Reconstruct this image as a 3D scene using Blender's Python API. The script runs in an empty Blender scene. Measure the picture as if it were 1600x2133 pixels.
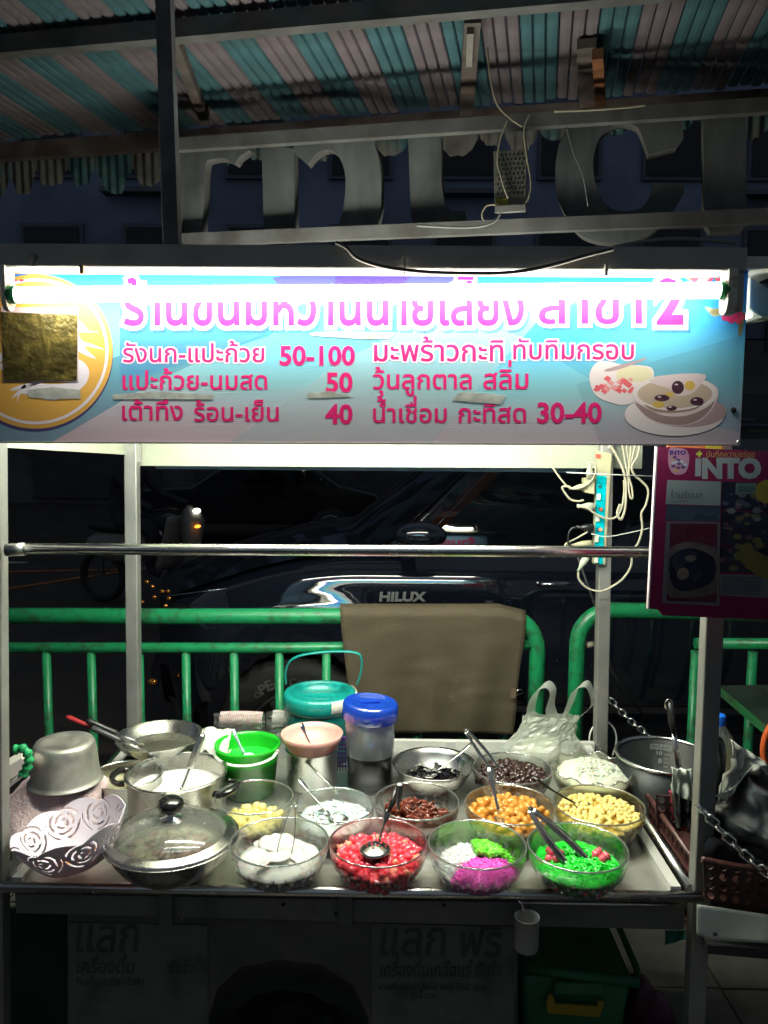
import bpy, bmesh, math, random
from math import sin, cos, pi, radians, atan2, sqrt, hypot
from mathutils import Vector, Matrix, noise
from mathutils.geometry import delaunay_2d_cdt

random.seed(7)
S = bpy.context.scene
COL = S.collection

# ------------------------------------------------------------------ camera
CAM = Vector((0.0778, -1.6161, 1.6882)); YAW, PIT, ROL, F = 0.0111, 0.0961, 0.0078, 1662.2
_f = Vector((-sin(YAW)*cos(PIT), cos(YAW)*cos(PIT), -sin(PIT)))
_r = Vector((cos(YAW), sin(YAW), 0)); _u = _r.cross(_f)
CR = _r*cos(ROL) + _u*sin(ROL); CU = _u*cos(ROL) - _r*sin(ROL)
cd = bpy.data.cameras.new('camera'); cam = bpy.data.objects.new('camera', cd); COL.objects.link(cam)
cd.sensor_fit = 'VERTICAL'; cd.sensor_height = 24; cd.lens = F/2133*24; cd.clip_end = 400; cd.clip_start = 0.02
mw = Matrix.Identity(4)
for i in range(3):
    mw[i][0] = CR[i]; mw[i][1] = CU[i]; mw[i][2] = -_f[i]; mw[i][3] = CAM[i]
cam.matrix_world = mw
S.camera = cam

# ------------------------------------------------------------------ night sky, exposure
W = bpy.data.worlds.new('World'); S.world = W; W.use_nodes = True
bg = W.node_tree.nodes['Background']; bg.inputs[0].default_value = (0.66, 0.80, 1.0, 1); bg.inputs[1].default_value = 0.085
S.view_settings.view_transform = 'Standard'; S.view_settings.look = 'None'
S.view_settings.exposure = 0.4; S.view_settings.gamma = 1
S.cycles.use_denoising = True
S.cycles.max_bounces = 10; S.cycles.transparent_max_bounces = 40; S.cycles.transmission_bounces = 10
S.cycles.diffuse_bounces = 4; S.cycles.glossy_bounces = 5
S.cycles.caustics_reflective = False; S.cycles.caustics_refractive = False
S.cycles.sample_clamp_indirect = 4
TUBE_FRONT, TUBE_INNER, TUBE_REAR = 26, 108, 52

# ------------------------------------------------------------------ measuring rays
def rayd(px, py):
    return (_f + CR*((px-800)/F) - CU*((py-1066.5)/F))
def atY(px, py, Y):
    d = rayd(px, py); return CAM + d*((Y-CAM.y)/d.y)
def atZ(px, py, Z):
    d = rayd(px, py); return CAM + d*((Z-CAM.z)/d.z)
def atX(px, py, X):
    d = rayd(px, py); return CAM + d*((X-CAM.x)/d.x)
def mpp(p):
    return (Vector(p)-CAM).dot(_f)/F

# ------------------------------------------------------------------ materials
MATS = {}
def M(name, col=(.5,.5,.5), rough=.5, metal=0, var=.12, scale=14, bump=0, bscale=60, trans=0, emit=0, coat=0, sss=0, ior=1.45, dirt=0, dcol=(.03,.025,.02), alpha=1, spec=.5, aniso=None, dscale=6):
    if name in MATS: return MATS[name]
    m = bpy.data.materials.new(name); m.use_nodes = True; nt = m.node_tree; N = nt.nodes; L = nt.links
    b = N['Principled BSDF']
    b.inputs['Base Color'].default_value = (*col, 1)
    b.inputs['Roughness'].default_value = rough; b.inputs['Metallic'].default_value = metal
    b.inputs['IOR'].default_value = ior; b.inputs['Transmission Weight'].default_value = trans
    b.inputs['Coat Weight'].default_value = coat; b.inputs['Alpha'].default_value = alpha
    b.inputs['Specular IOR Level'].default_value = spec
    if sss:
        b.inputs['Subsurface Weight'].default_value = sss; b.inputs['Subsurface Scale'].default_value = .01 if sss < .5 else .04
    if emit:
        b.inputs['Emission Color'].default_value = (*col, 1); b.inputs['Emission Strength'].default_value = emit
    tc = N.new('ShaderNodeTexCoord')
    def noi(sc, det=4, stretch=None):
        n = N.new('ShaderNodeTexNoise'); n.inputs['Scale'].default_value = sc; n.inputs['Detail'].default_value = det
        if stretch:
            mp = N.new('ShaderNodeMapping'); mp.inputs['Scale'].default_value = stretch
            L.new(tc.outputs['Object'], mp.inputs[0]); L.new(mp.outputs[0], n.inputs[0])
        else: L.new(tc.outputs['Object'], n.inputs[0])
        return n
    last = None
    if var:
        n = noi(scale, 5, aniso)
        mr = N.new('ShaderNodeMapRange'); mr.inputs[1].default_value = .3; mr.inputs[2].default_value = .7
        mr.inputs[3].default_value = 1-var; mr.inputs[4].default_value = 1+var
        L.new(n.outputs[0], mr.inputs[0])
        mx = N.new('ShaderNodeVectorMath'); mx.operation = 'SCALE'; mx.inputs[0].default_value = col
        L.new(mr.outputs[0], mx.inputs['Scale']); L.new(mx.outputs[0], b.inputs['Base Color']); last = mx.outputs[0]
        if rough < .6:
            m2 = N.new('ShaderNodeMapRange'); m2.inputs[1].default_value = .3; m2.inputs[2].default_value = .7
            m2.inputs[3].default_value = max(0.01, rough*.75); m2.inputs[4].default_value = min(1, rough*1.4)
            n2 = noi(scale*.6, 3); L.new(n2.outputs[0], m2.inputs[0]); L.new(m2.outputs[0], b.inputs['Roughness'])
    if dirt:
        n = noi(dscale, 8); cr = N.new('ShaderNodeMapRange'); cr.inputs[1].default_value = .5; cr.inputs[2].default_value = .66
        cr.inputs[4].default_value = dirt; L.new(n.outputs[0], cr.inputs[0])
        mx = N.new('ShaderNodeMix'); mx.data_type = 'RGBA'; mx.inputs[7].default_value = (*dcol, 1)
        if last: L.new(last, mx.inputs[6])
        else: mx.inputs[6].default_value = (*col, 1)
        L.new(cr.outputs[0], mx.inputs[0]); L.new(mx.outputs[2], b.inputs['Base Color'])
    if bump:
        n = noi(bscale, 4, aniso); bp = N.new('ShaderNodeBump'); bp.inputs['Strength'].default_value = bump; bp.inputs['Distance'].default_value = .004
        L.new(n.outputs[0], bp.inputs['Height']); L.new(bp.outputs[0], b.inputs['Normal'])
    MATS[name] = m; return m

def clear_mat(name, tint=(.97,.99,.97), edge=.5, rough=.03, mid=.08, refr=.0, body=0, bodycol=(.9,.9,.9)):
    """clear plastic / glass: lets light through, mirrors more at grazing angles"""
    if name in MATS: return MATS[name]
    m = bpy.data.materials.new(name); m.use_nodes = True; nt = m.node_tree; N = nt.nodes; L = nt.links
    N.remove(N['Principled BSDF']); out = N['Material Output']
    tr = N.new('ShaderNodeBsdfTransparent'); tr.inputs[0].default_value = (*tint, 1)
    gl = N.new('ShaderNodeBsdfGlossy'); gl.inputs['Roughness'].default_value = rough
    lw = N.new('ShaderNodeLayerWeight'); lw.inputs[0].default_value = .5
    mr = N.new('ShaderNodeMapRange'); mr.inputs[1].default_value = .0; mr.inputs[2].default_value = 1
    pw = N.new('ShaderNodeMath'); pw.operation = 'POWER'; pw.inputs[1].default_value = 3
    L.new(lw.outputs['Facing'], pw.inputs[0]); L.new(pw.outputs[0], mr.inputs[0])
    mr.inputs[3].default_value = mid; mr.inputs[4].default_value = edge
    src = tr.outputs[0]
    if refr:
        rf = N.new('ShaderNodeBsdfRefraction'); rf.inputs['IOR'].default_value = 1.25; rf.inputs['Roughness'].default_value = .0
        rf.inputs[0].default_value = (*tint, 1)
        mm = N.new('ShaderNodeMixShader'); mm.inputs[0].default_value = refr; L.new(tr.outputs[0], mm.inputs[1]); L.new(rf.outputs[0], mm.inputs[2]); src = mm.outputs[0]
    if body:
        df = N.new('ShaderNodeBsdfDiffuse'); df.inputs[0].default_value = (*bodycol, 1)
        tl = N.new('ShaderNodeBsdfTranslucent'); tl.inputs[0].default_value = (*bodycol, 1)
        a = N.new('ShaderNodeMixShader'); a.inputs[0].default_value = .5; L.new(df.outputs[0], a.inputs[1]); L.new(tl.outputs[0], a.inputs[2])
        mm = N.new('ShaderNodeMixShader'); mm.inputs[0].default_value = body; L.new(src, mm.inputs[1]); L.new(a.outputs[0], mm.inputs[2]); src = mm.outputs[0]
    mx = N.new('ShaderNodeMixShader'); L.new(mr.outputs[0], mx.inputs[0]); L.new(src, mx.inputs[1]); L.new(gl.outputs[0], mx.inputs[2])
    L.new(mx.outputs[0], out.inputs[0]); MATS[name] = m; return m

def emit_mat(name, col, st):
    if name in MATS: return MATS[name]
    m = bpy.data.materials.new(name); m.use_nodes = True; N = m.node_tree.nodes
    N.remove(N['Principled BSDF']); e = N.new('ShaderNodeEmission'); e.inputs[0].default_value = (*col, 1); e.inputs[1].default_value = st
    m.node_tree.links.new(e.outputs[0], N['Material Output'].inputs[0]); MATS[name] = m; return m

steel = lambda: M('brushed steel', (.62,.61,.57), .26, 1, .1, 30, .05, 90, aniso=(1,1,6))
steel_dull = lambda: M('dull steel', (.45,.45,.42), .42, 1, .18, 12, .08, 60, dirt=.35, dcol=(.12,.11,.1))
chrome = lambda: M('polished rail', (.74,.73,.70), .24, 1, .06, 20)
shiny = lambda: M('shiny cutlery', (.78,.78,.74), .22, 1, .05, 40)
alu = lambda: M('worn aluminium', (.5,.49,.44), .5, .9, .22, 18, .2, 40, dirt=.5, dcol=(.14,.13,.11), dscale=12)
black_pl = lambda: M('black plastic', (.012,.012,.013), .3, 0, .2, 40)
white_paint = lambda: M('white paint', (.78,.78,.7), .45, 0, .05, 8, dirt=.25, dcol=(.5,.45,.36), dscale=5)
green_paint = lambda: M('green gloss paint', (.01,.21,.075), .32, 0, .14, 9, .25, 30, dirt=.7, dcol=(.03,.05,.028), dscale=27)

# ------------------------------------------------------------------ mesh builder
class MB:
    def __init__(s): s.v = []; s.f = []; s.m = []; s.sm = []
    def add(s, vs, fs, mi=0, smooth=True):
        o = len(s.v); s.v += [tuple(v) for v in vs]; s.f += [tuple(i+o for i in f) for f in fs]
        s.m += [mi]*len(fs); s.sm += [smooth]*len(fs); return s
    def hexa(s, p, mi=0):   # p: bottom 4 ccw, top 4
        return s.add(p, [(3,2,1,0),(4,5,6,7),(0,1,5,4),(1,2,6,5),(2,3,7,6),(3,0,4,7)], mi, False)
    def box(s, c, d, rz=0, mi=0, rx=0, ry=0):
        R = Matrix.Rotation(rz,3,'Z') @ Matrix.Rotation(ry,3,'Y') @ Matrix.Rotation(rx,3,'X'); c = Vector(c)
        x,y,z = d[0]/2, d[1]/2, d[2]/2
        return s.hexa([c+R@Vector(q) for q in [(-x,-y,-z),(x,-y,-z),(x,y,-z),(-x,y,-z),(-x,-y,z),(x,-y,z),(x,y,z),(-x,y,z)]], mi)
    def bar(s, a, b, w, h, up=(0,0,1), mi=0):
        a, b = Vector(a), Vector(b); d = (b-a).normalized(); u = Vector(up)
        if abs(d.dot(u)) > .98: u = Vector((0,1,0))
        sx = d.cross(u).normalized()*w/2; su = sx.cross(d).normalized()*h/2
        return s.hexa([a-sx-su, a+sx-su, b+sx-su, b-sx-su, a-sx+su, a+sx+su, b+sx+su, b-sx+su], mi)
    def tube(s, pts, r, seg=10, cap=True, mi=0, flat=None, closed=False):
        pts = [Vector(p) for p in pts]; n = len(pts); rs = r if isinstance(r, (list, tuple)) else [r]*n
        vs = []; nrm = None
        for i, p in enumerate(pts):
            t = (pts[(i+1) % n if closed else min(i+1, n-1)] - pts[(i-1) % n if closed else max(i-1, 0)]).normalized()
            if nrm is None:
                nrm = t.orthogonal().normalized() if flat is None else (Vector(flat) - t*t.dot(Vector(flat))).normalized()
            else:
                nrm = (nrm - t*t.dot(nrm)).normalized()
            bn = t.cross(nrm); rr = rs[i]; ra, rb = rr if isinstance(rr, tuple) else (rr, rr)
            for k in range(seg):
                a = 2*pi*k/seg; vs.append(p + nrm*cos(a)*ra + bn*sin(a)*rb)
        fs = []
        for i in range(n if closed else n-1):
            j = (i+1) % n
            for k in range(seg):
                k2 = (k+1) % seg; fs.append((i*seg+k, i*seg+k2, j*seg+k2, j*seg+k))
        s.add(vs, fs, mi, True)
        if cap and not closed:
            o = len(s.v)-len(vs)
            s.f.append(tuple(o+k for k in reversed(range(seg)))); s.m.append(mi); s.sm.append(False)
            s.f.append(tuple(o+(n-1)*seg+k for k in range(seg))); s.m.append(mi); s.sm.append(False)
        return s
    def lathe(s, prof, seg=40, c=(0,0,0), mod=None, mi=0, smooth=True, tilt=None):
        c = Vector(c); vs = []; R = tilt or Matrix.Identity(3)
        for i, (r, z) in enumerate(prof):
            for k in range(seg):
                a = 2*pi*k/seg; q, dz = (r, 0) if mod is None else mod(r, z, a, i)
                vs.append(c + R @ Vector((q*cos(a), q*sin(a), z+dz)))
        fs = []
        for i in range(len(prof)-1):
            for k in range(seg):
                k2 = (k+1) % seg; fs.append((i*seg+k, i*seg+k2, (i+1)*seg+k2, (i+1)*seg+k))
        return s.add(vs, fs, mi, smooth)
    def sphere(s, c, r, seg=12, rings=7, rot=None, mi=0, smooth=True):
        rx, ry, rz = r if isinstance(r, (tuple, list)) else (r, r, r); R = rot or Matrix.Identity(3); c = Vector(c)
        vs = [c + R@Vector((0,0,-rz))]
        for i in range(1, rings):
            b = -pi/2 + pi*i/rings
            for k in range(seg):
                a = 2*pi*k/seg; vs.append(c + R@Vector((rx*cos(b)*cos(a), ry*cos(b)*sin(a), rz*sin(b))))
        vs.append(c + R@Vector((0,0,rz))); n = len(vs); fs = []
        for k in range(seg):
            k2 = (k+1) % seg; fs.append((0, 1+k2, 1+k)); fs.append((n-1, n-1-seg+k, n-1-seg+k2))
        for i in range(rings-2):
            for k in range(seg):
                k2 = (k+1) % seg; a = 1+i*seg; fs.append((a+k, a+k2, a+seg+k2, a+seg+k))
        return s.add(vs, fs, mi, smooth)
    def grid(s, fn, nu, nv, mi=0, smooth=True):
        vs = [fn(i/nu, j/nv) for j in range(nv+1) for i in range(nu+1)]
        fs = [(j*(nu+1)+i, j*(nu+1)+i+1, (j+1)*(nu+1)+i+1, (j+1)*(nu+1)+i) for j in range(nv) for i in range(nu)]
        return s.add(vs, fs, mi, smooth)
    def prism(s, poly, a, b, mi=0):      # polygon of Vectors at a, extruded to offset b (Vector)
        n = len(poly); b = Vector(b); vs = [Vector(p)+Vector(a) for p in poly]; vs += [v+b for v in vs]
        fs = [tuple(range(n)), tuple(reversed(range(n, 2*n)))] + [(i, i+n, (i+1) % n+n, (i+1) % n) for i in range(n)]
        return s.add(vs, fs, mi, False)
    def mesh(s, name, mats):
        me = bpy.data.meshes.new(name); me.from_pydata(s.v, [], s.f)
        for m in (mats if isinstance(mats, (list, tuple)) else [mats]): me.materials.append(m)
        me.polygons.foreach_set('material_index', s.m); me.polygons.foreach_set('use_smooth', s.sm); me.update()
        return me

def origin(o):
    v = Vector((0,0,0))
    while o: v += o.location; o = o.parent
    return v
def add_obj(name, me, parent=None):
    o = bpy.data.objects.new(name, me); COL.objects.link(o)
    if parent: o.parent = parent
    return o
def tag(o, label=None, cat=None, group=None, kind=None):
    if label: o['label'] = label
    if cat: o['category'] = cat
    if group: o['group'] = group
    if kind: o['kind'] = kind
    return o
def thing(name, label, cat, loc=(0,0,0), group=None, rz=0):
    o = bpy.data.objects.new(name, None); COL.objects.link(o); o.location = loc; o.rotation_euler = (0,0,rz)
    o.empty_display_size = .05
    return tag(o, label, cat, group)
def part(name, mb, mat, parent=None, local=False, bevel=0, kind=None, solid=0, sub=0, label=None):
    """one mesh; mb in world coordinates unless local"""
    if parent is not None and not local:
        L = origin(parent); mb.v = [tuple(Vector(v)-L) for v in mb.v]
    o = add_obj(name, mb.mesh(name, mat), parent)
    if solid:
        md = o.modifiers.new('solid', 'SOLIDIFY'); md.thickness = solid; md.offset = 0
    if sub:
        md = o.modifiers.new('sub', 'SUBSURF'); md.levels = sub; md.render_levels = sub
    if bevel:
        md = o.modifiers.new('bevel', 'BEVEL'); md.width = bevel; md.segments = 2; md.limit_method = 'ANGLE'
    if kind: o['kind'] = kind
    if label: o['label'] = label
    return o
def single(name, mb, mat, label, cat, group=None, **k):
    return tag(part(name, mb, mat, **k), label, cat, group)
def struct(name, mb, mat, **k):
    return tag(part(name, mb, mat, **k), kind='structure')
def inst(name, me, parent, loc, rot=None, sc=None):
    o = add_obj(name, me, parent); o.location = loc
    if rot is not None: o.rotation_euler = rot
    if sc is not None: o.scale = sc if isinstance(sc, (tuple, list)) else (sc,)*3
    return o

def spline(pts, n=8, closed=False):
    P = [Vector(p) for p in pts]; out = []; m = len(P); rng = range(m if closed else m-1)
    for i in rng:
        if closed: a, b, c, d = P[(i-1) % m], P[i], P[(i+1) % m], P[(i+2) % m]
        else: a, b, c, d = P[max(i-1,0)], P[i], P[i+1], P[min(i+2,m-1)]
        for k in range(n):
            t = k/n; out.append(.5*((2*b)+(c-a)*t+(2*a-5*b+4*c-d)*t*t+(3*b-3*c+d-a)*t**3))
    if not closed: out.append(P[-1])
    return out

# ------------------------------------------------------------------ lettering (glyph outlines filled by winding number)
_gl = {}
def _raw(body):
    c = bpy.data.curves.new('t', 'FONT'); c.body = body; c.size = 1; c.resolution_u = 3
    o = bpy.data.objects.new('t', c); COL.objects.link(o); bpy.context.view_layer.update()
    dg = bpy.context.evaluated_depsgraph_get()
    cu = o.to_curve(dg); out = []
    for sp in cu.splines:
        if sp.type == 'BEZIER':
            bp = sp.bezier_points; n = len(bp); pts = []
            for i in range(n):
                a, b = bp[i], bp[(i+1) % n]
                straight = a.handle_right_type == 'VECTOR' and b.handle_left_type == 'VECTOR'
                p0, p1, p2, p3 = a.co.xy, a.handle_right.xy, b.handle_left.xy, b.co.xy
                dev = abs((p1-p0).cross(p3-p0)) + abs((p2-p0).cross(p3-p0))
                k = 1 if dev < 1e-5 else 3
                for q in range(k):
                    t = q/k; pts.append((p0*(1-t)**3 + p1*3*t*(1-t)**2 + p2*3*t*t*(1-t) + p3*t**3).copy())
        else: pts = [Vector(p.co.xy) for p in sp.points]
        q = []
        for p in pts:
            if not q or (p-q[-1]).length > 1e-4: q.append(p)
        if len(q) > 2 and (q[0]-q[-1]).length < 1e-4: q.pop()
        if len(q) > 2: out.append(q)
    o.to_curve_clear(); bpy.data.objects.remove(o); bpy.data.curves.remove(c)
    return out
def glyph(ch):
    if ch not in _gl:
        g = [] if ch == ' ' else _raw(ch)
        if g and area(max(g, key=lambda l: abs(area(l)))) < 0: g = [l[::-1] for l in g]
        dot = _raw('l'); dx = min(p.x for s_ in dot for p in s_)
        w = _raw(ch+'l'); # advance from the position of the last letter
        last = w[len(g):] if ch != ' ' else w
        adv = min(p.x for s_ in last for p in s_) - dx
        _gl[ch] = (g, adv)
    return _gl[ch]
UPV = '\u0e31\u0e34\u0e35\u0e36\u0e37\u0e47\u0e4d'; TONE = '\u0e48\u0e49\u0e4a\u0e4b\u0e4c'; LOWV = '\u0e38\u0e39'
def outlines(text):
    x = 0; res = []; prev = ''
    text = text.replace('\u0e33', '\u0e4d\u0e32') if False else text
    for i, ch in enumerate(text):
        g, adv = glyph(ch)
        mark = ch in UPV+TONE+LOWV
        dy = 0
        if ch in TONE and (prev in UPV or (i+1 < len(text) and text[i+1] == '\u0e33')): dy = .20
        res += [[Vector((p.x+x, p.y+dy)) for p in s_] for s_ in g]
        if not mark: x += adv
        prev = ch
    return res, x
def grow(loop, d):
    n = len(loop); out = []
    for i in range(n):
        a, b, c = loop[i-1], loop[i], loop[(i+1) % n]
        e1 = (b-a); e2 = (c-b)
        if e1.length < 1e-7 or e2.length < 1e-7: out.append(b); continue
        e1.normalize(); e2.normalize(); n1 = Vector((e1.y, -e1.x)); n2 = Vector((e2.y, -e2.x)); m = n1+n2
        if m.length < .3: out.append(b+n1*d); out.append(b+n2*d); continue
        m.normalize(); out.append(b + m*(d/max(.45, m.dot(n1))))
    return out
def fill(loops, rule='pos'):
    vs = []; es = []
    for lp in loops:
        o = len(vs); n = len(lp); vs += lp; es += [(o+i, o+(i+1) % n) for i in range(n)]
    r = delaunay_2d_cdt(vs, es, [], 0, 1e-6)
    V, Fc = r[0], r[2]
    segs = []
    for lp in loops:
        n = len(lp); segs += [(lp[i].x, lp[i].y, lp[(i+1) % n].x, lp[(i+1) % n].y) for i in range(n)]
    out = []
    for f in Fc:
        cx = sum(V[i].x for i in f)/3; cy = sum(V[i].y for i in f)/3; w = 0
        for x0, y0, x1, y1 in segs:
            if y0 <= cy:
                if y1 > cy and (x1-x0)*(cy-y0)-(cx-x0)*(y1-y0) > 0: w += 1
            elif y1 <= cy and (x1-x0)*(cy-y0)-(cx-x0)*(y1-y0) < 0: w -= 1
        if (w > 0) if rule == 'pos' else (w != 0): out.append(f)
    return V, out
def area(lp): return sum(lp[i-1].x*lp[i].y - lp[i].x*lp[i-1].y for i in range(len(lp)))/2
def letters(mb, text, place, x0, x1, base, bold=.02, hscale=None, mi=0, slant=0):
    """lettering laid on place(u, v) between u=x0..x1 with its baseline at v=base (v grows upward)"""
    ol, w = outlines(text)
    mnx = min(p.x for l in ol for p in l); mxx = max(p.x for l in ol for p in l)
    sc = (x1-x0)/(mxx-mnx); sy = sc if hscale is None else sc*hscale
    # group loops by overlap in x to keep each fill small
    L = sorted([(min(p.x for p in l), max(p.x for p in l), grow(l, bold)) for l in ol], key=lambda t: t[0])
    groups = []; cur = []; mx = -1e9
    for a, b, l in L:
        if cur and a-bold*1.5 > mx+bold*1.5: groups.append(cur); cur = []; mx = -1e9
        cur.append(l); mx = max(mx, b)
    groups.append(cur)
    for g in groups:
        V, Fc = fill(g)
        if not Fc: continue
        mb.add([place(x0+(p.x-mnx)*sc + slant*p.y*sy, base+p.y*sy) for p in V], Fc, mi, False)
    return mb
# =================================================================== SETTING
def px2(Y, eps=0):
    return lambda u, v: atY(u, -v, Y-eps)
KERB_Y = 1.55
def ground_mats():
    M('asphalt', (.05,.042,.036), .75, 0, .25, 3, .5, 120, dirt=.5, dcol=(.02,.02,.02), dscale=1.5)
    M('paving', (.085,.08,.07), .8, 0, .3, 5, .5, 90, dirt=.7, dcol=(.03,.03,.026), dscale=4)
ground_mats()
struct('ground', MB().grid(lambda u, v: Vector((-60+120*u, -60+120*v, -.16)), 2, 2), MATS['asphalt'])
struct('road', MB().grid(lambda u, v: Vector((-40+80*u, KERB_Y+.16+16*v, -.12)), 40, 8), MATS['asphalt'])
lane = MB()
for k in range(10):
    lane.box((-18+k*4.0, 9.3, -.114), (2.0,.12,.004))
tag(part('lane_marking', lane, M('worn road paint', (.45,.42,.34), .7, 0, .3, 6)), kind='structure')
for nm_, (xa, ya), (xb, yb), wl in (('kerb_line', (-60,1192), (420,1183), .10), ('kerb_line', (-60,1238), (330,1178), .12)):
    qa, qb = atZ(xa, ya, -.112), atZ(xb, yb, -.112); tag(part('lane_marking', MB().bar(qa, qb, wl, .004), M('orange road line', (.34,.13,.05), .7, 0, .4, 5)), kind='structure')
pav = struct('pavement', MB().box((0,-1.6,-.075), (24,6.3,.1)), MATS['paving'])
kme = MB().box((0,0,0), (.98,.15,.16)).mesh('kerb_stone', M('kerb concrete', (.22,.2,.17), .8, 0, .3, 6, .4, 60))
kr = bpy.data.objects.new('kerb', None); COL.objects.link(kr); kr['kind'] = 'structure'
for i in range(12): inst('kerb_stone', kme, kr, (-5.5+i, KERB_Y+.08, -.065))
sme = [MB().box((0,0,0), (.392,.392,.03)).mesh('paving_slab', MATS['paving']) for _ in range(2)]
for i in range(-7, 8):
    for j in range(-2, 4):
        o = inst('paving_slab', sme[(i+j) & 1], pav, (i*.4+.1, j*.4+.1, -.014+random.uniform(-.002,.002)), (random.uniform(-.006,.006), random.uniform(-.006,.006), 0))
# far side of the street: one dim shophouse row with shuttered openings
bw = thing('shophouse', 'dim shophouse row with shuttered fronts across the dark street', 'building', (0,19,0))
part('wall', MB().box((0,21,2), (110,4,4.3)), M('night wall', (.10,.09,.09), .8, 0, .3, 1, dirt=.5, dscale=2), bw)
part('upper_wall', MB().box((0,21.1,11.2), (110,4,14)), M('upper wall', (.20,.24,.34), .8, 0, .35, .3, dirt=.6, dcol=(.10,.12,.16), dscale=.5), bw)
for k in range(26):
    for j in range(5):
        f = part('window', MB().box((-32+k*2.6, 19.05, 6.2+j*2.6), (1.6,.10,1.5)), M('upper frame', (.12,.13,.16), .6), bw); part('pane', MB().box((-32+k*2.6,18.98,6.2+j*2.6), (1.4,.03,1.3)), M('dark pane', (.01,.012,.018), .1, 0), f)
    part('ledge', MB().box((-32+k*2.6, 18.9, 5.1+(k % 3)*2.6), (2.5,.4,.12)), MATS['upper frame'], bw)
shm = M('roller shutter', (.06,.055,.06), .5, .3, .2, 3)
frm = M('dark window frame', (.03,.03,.035), .5)
for k in range(8):
    x = -16+k*4.2
    part('shutter', MB().box((x, 18.96, 1.4), (3.3,.08,2.8)), shm, bw)
    f = part('window', MB().box((x-.9, 18.96, 4.6), (1.3,.08,1.4)), frm, bw); part('pane', MB().box((x-.9,18.9,4.6), (1.1,.03,1.2)), M('dark pane', (.01,.012,.018), .1, 0), f)
    f = part('window', MB().box((x+.9, 18.96, 4.6), (1.3,.08,1.4)), frm, bw); part('pane', MB().box((x+.9,18.9,4.6), (1.1,.03,1.2)), MATS['dark pane'], f)

# =================================================================== AWNING OVERHEAD
ang = radians(10.5); AU = Vector((cos(ang), -sin(ang), 0)); AV = Vector((sin(ang), cos(ang), 0))
AZ = 2.965; AE = atZ(800, 232, AZ)       # a point on the far eave
def aw(u, v, dz=0): return AE + AU*u + AV*v + Vector((0,0,dz))
awn = thing('awning', 'corrugated awning of alternating teal and grey brown strips over the stall', 'awning', tuple(aw(0,0)))
teal = M('teal sheet', (.085,.20,.235), .6, 0, .3, 6, .15, 40, aniso=(1,1,1), dirt=.6, dcol=(.05,.09,.09), dscale=5)
brown = M('grey brown sheet', (.24,.20,.225), .6, 0, .25, 6, .15, 40, dirt=.5, dcol=(.1,.08,.07), dscale=5)
sw = .0405; LEN = 2.9
def stripmesh(mat):
    mb = MB(); n = 4
    prof = [(-sw/2+.0015, .004), (-sw*.36, -.004), (0, -.006), (sw*.36, -.004), (sw/2-.0015, .004)]
    top = [(x, z+.003) for x, z in reversed(prof)]
    ring = prof+top; m = len(ring)
    vs = [(x, -LEN, z) for x, z in ring] + [(x, 0, z) for x, z in ring]
    fs = [(i, (i+1) % m, m+(i+1) % m, m+i) for i in range(m)] + [tuple(reversed(range(m))), tuple(range(m, 2*m))]
    mb.add(vs, fs, 0, False); return mb.mesh('roof_strip', mat)
smm = {0: stripmesh(teal), 1: stripmesh(brown)}
pat = [0]*4+[1]*3
for k in range(-58, 62):
    w_ = 0 if ((k*1+400)//3) % 2 == 0 else 1
    if (k*7919) % 23 == 0: w_ = 1
    inst('roof_strip', smm[w_], awn, AU*(k*sw)+AV*random.uniform(-.02,.02), (0,0,-ang))
# ragged fringe hanging at the eave
fr = MB(); fr2 = MB(); rv = random.Random(4); u = -58*sw
while u < 62*sw:
    wd = rv.uniform(.10,.17); hh = rv.uniform(.10,.15)+(.07 if u < -1.1 else 0); seed_ = rv.random()*50; u0 = u
    def fn(q, v):
        e_ = .55+.45*min(1, 3.2*min(q, 1-q)+.1)+.10*noise.noise(Vector((q*6, seed_, 0)))
        return aw(u0+q*wd*.985, .05+.006*sin(q*wd/sw*2*pi)+.004*v, -.02-hh*e_*v)
    (fr if rv.random() < .55 else fr2).grid(fn, 22, 6); u += wd
tag(part('valance', fr, M('faded teal valance', (.05,.13,.14), .7, 0, .45, 9, .3, 50, dirt=.9, dcol=(.15,.13,.11), dscale=9), awn), kind='stuff')
tag(part('valance', fr2, M('faded grey valance', (.16,.15,.14), .8, 0, .45, 9, .3, 50, dirt=.8, dcol=(.05,.09,.10), dscale=9), awn), kind='stuff')
oldst = M('rusty roof steel', (.17,.14,.13), .7, .1, .35, 9, .3, 60, dirt=.6, dcol=(.12,.06,.035), dscale=7)
oldst2 = M('weathered grey steel', (.2,.2,.2), .6, .2, .25, 9, .2, 60, dirt=.6, dcol=(.1,.09,.08), dscale=6)
def purl(px, py): return atZ(px, py, AZ-.05)
e = MB().bar(aw(-2.6, .02, -.05), aw(2.6, .02, -.05), .04, .07); part('eave_beam', e, oldst, awn)
a, b = purl(-60, 104), purl(1060, 4); d = (b-a).normalized()
part('purlin', MB().bar(a-d*.6, b+d*1.5, .045, .055), oldst2, awn)
part('rafter', MB().bar(atZ(345, 40, AZ-.03), atZ(428, 250, AZ-.04), .035, .04), oldst, awn)
part('rafter', MB().bar(atZ(985, 30, AZ-.03), atZ(970, 240, AZ-.05), .05, .05), oldst, awn)
part('hanger', MB().bar(atZ(980, 60, AZ-.06), atZ(977, 130, AZ-.06), .02, .03), M('pale strap', (.35,.33,.3), .6), awn)
part('rafter', MB().bar(atZ(1222, 90, AZ-.03), atZ(1225, 215, AZ-.03), .06, .03), oldst, awn)
part('timber_prop', MB().bar(atZ(1245, 112, AZ-.08), atZ(1252, 214, AZ-.09), .034, .034), M('orange brown timber', (.33,.13,.06), .7, 0, .25, 8, .3, 50), awn)

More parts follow.
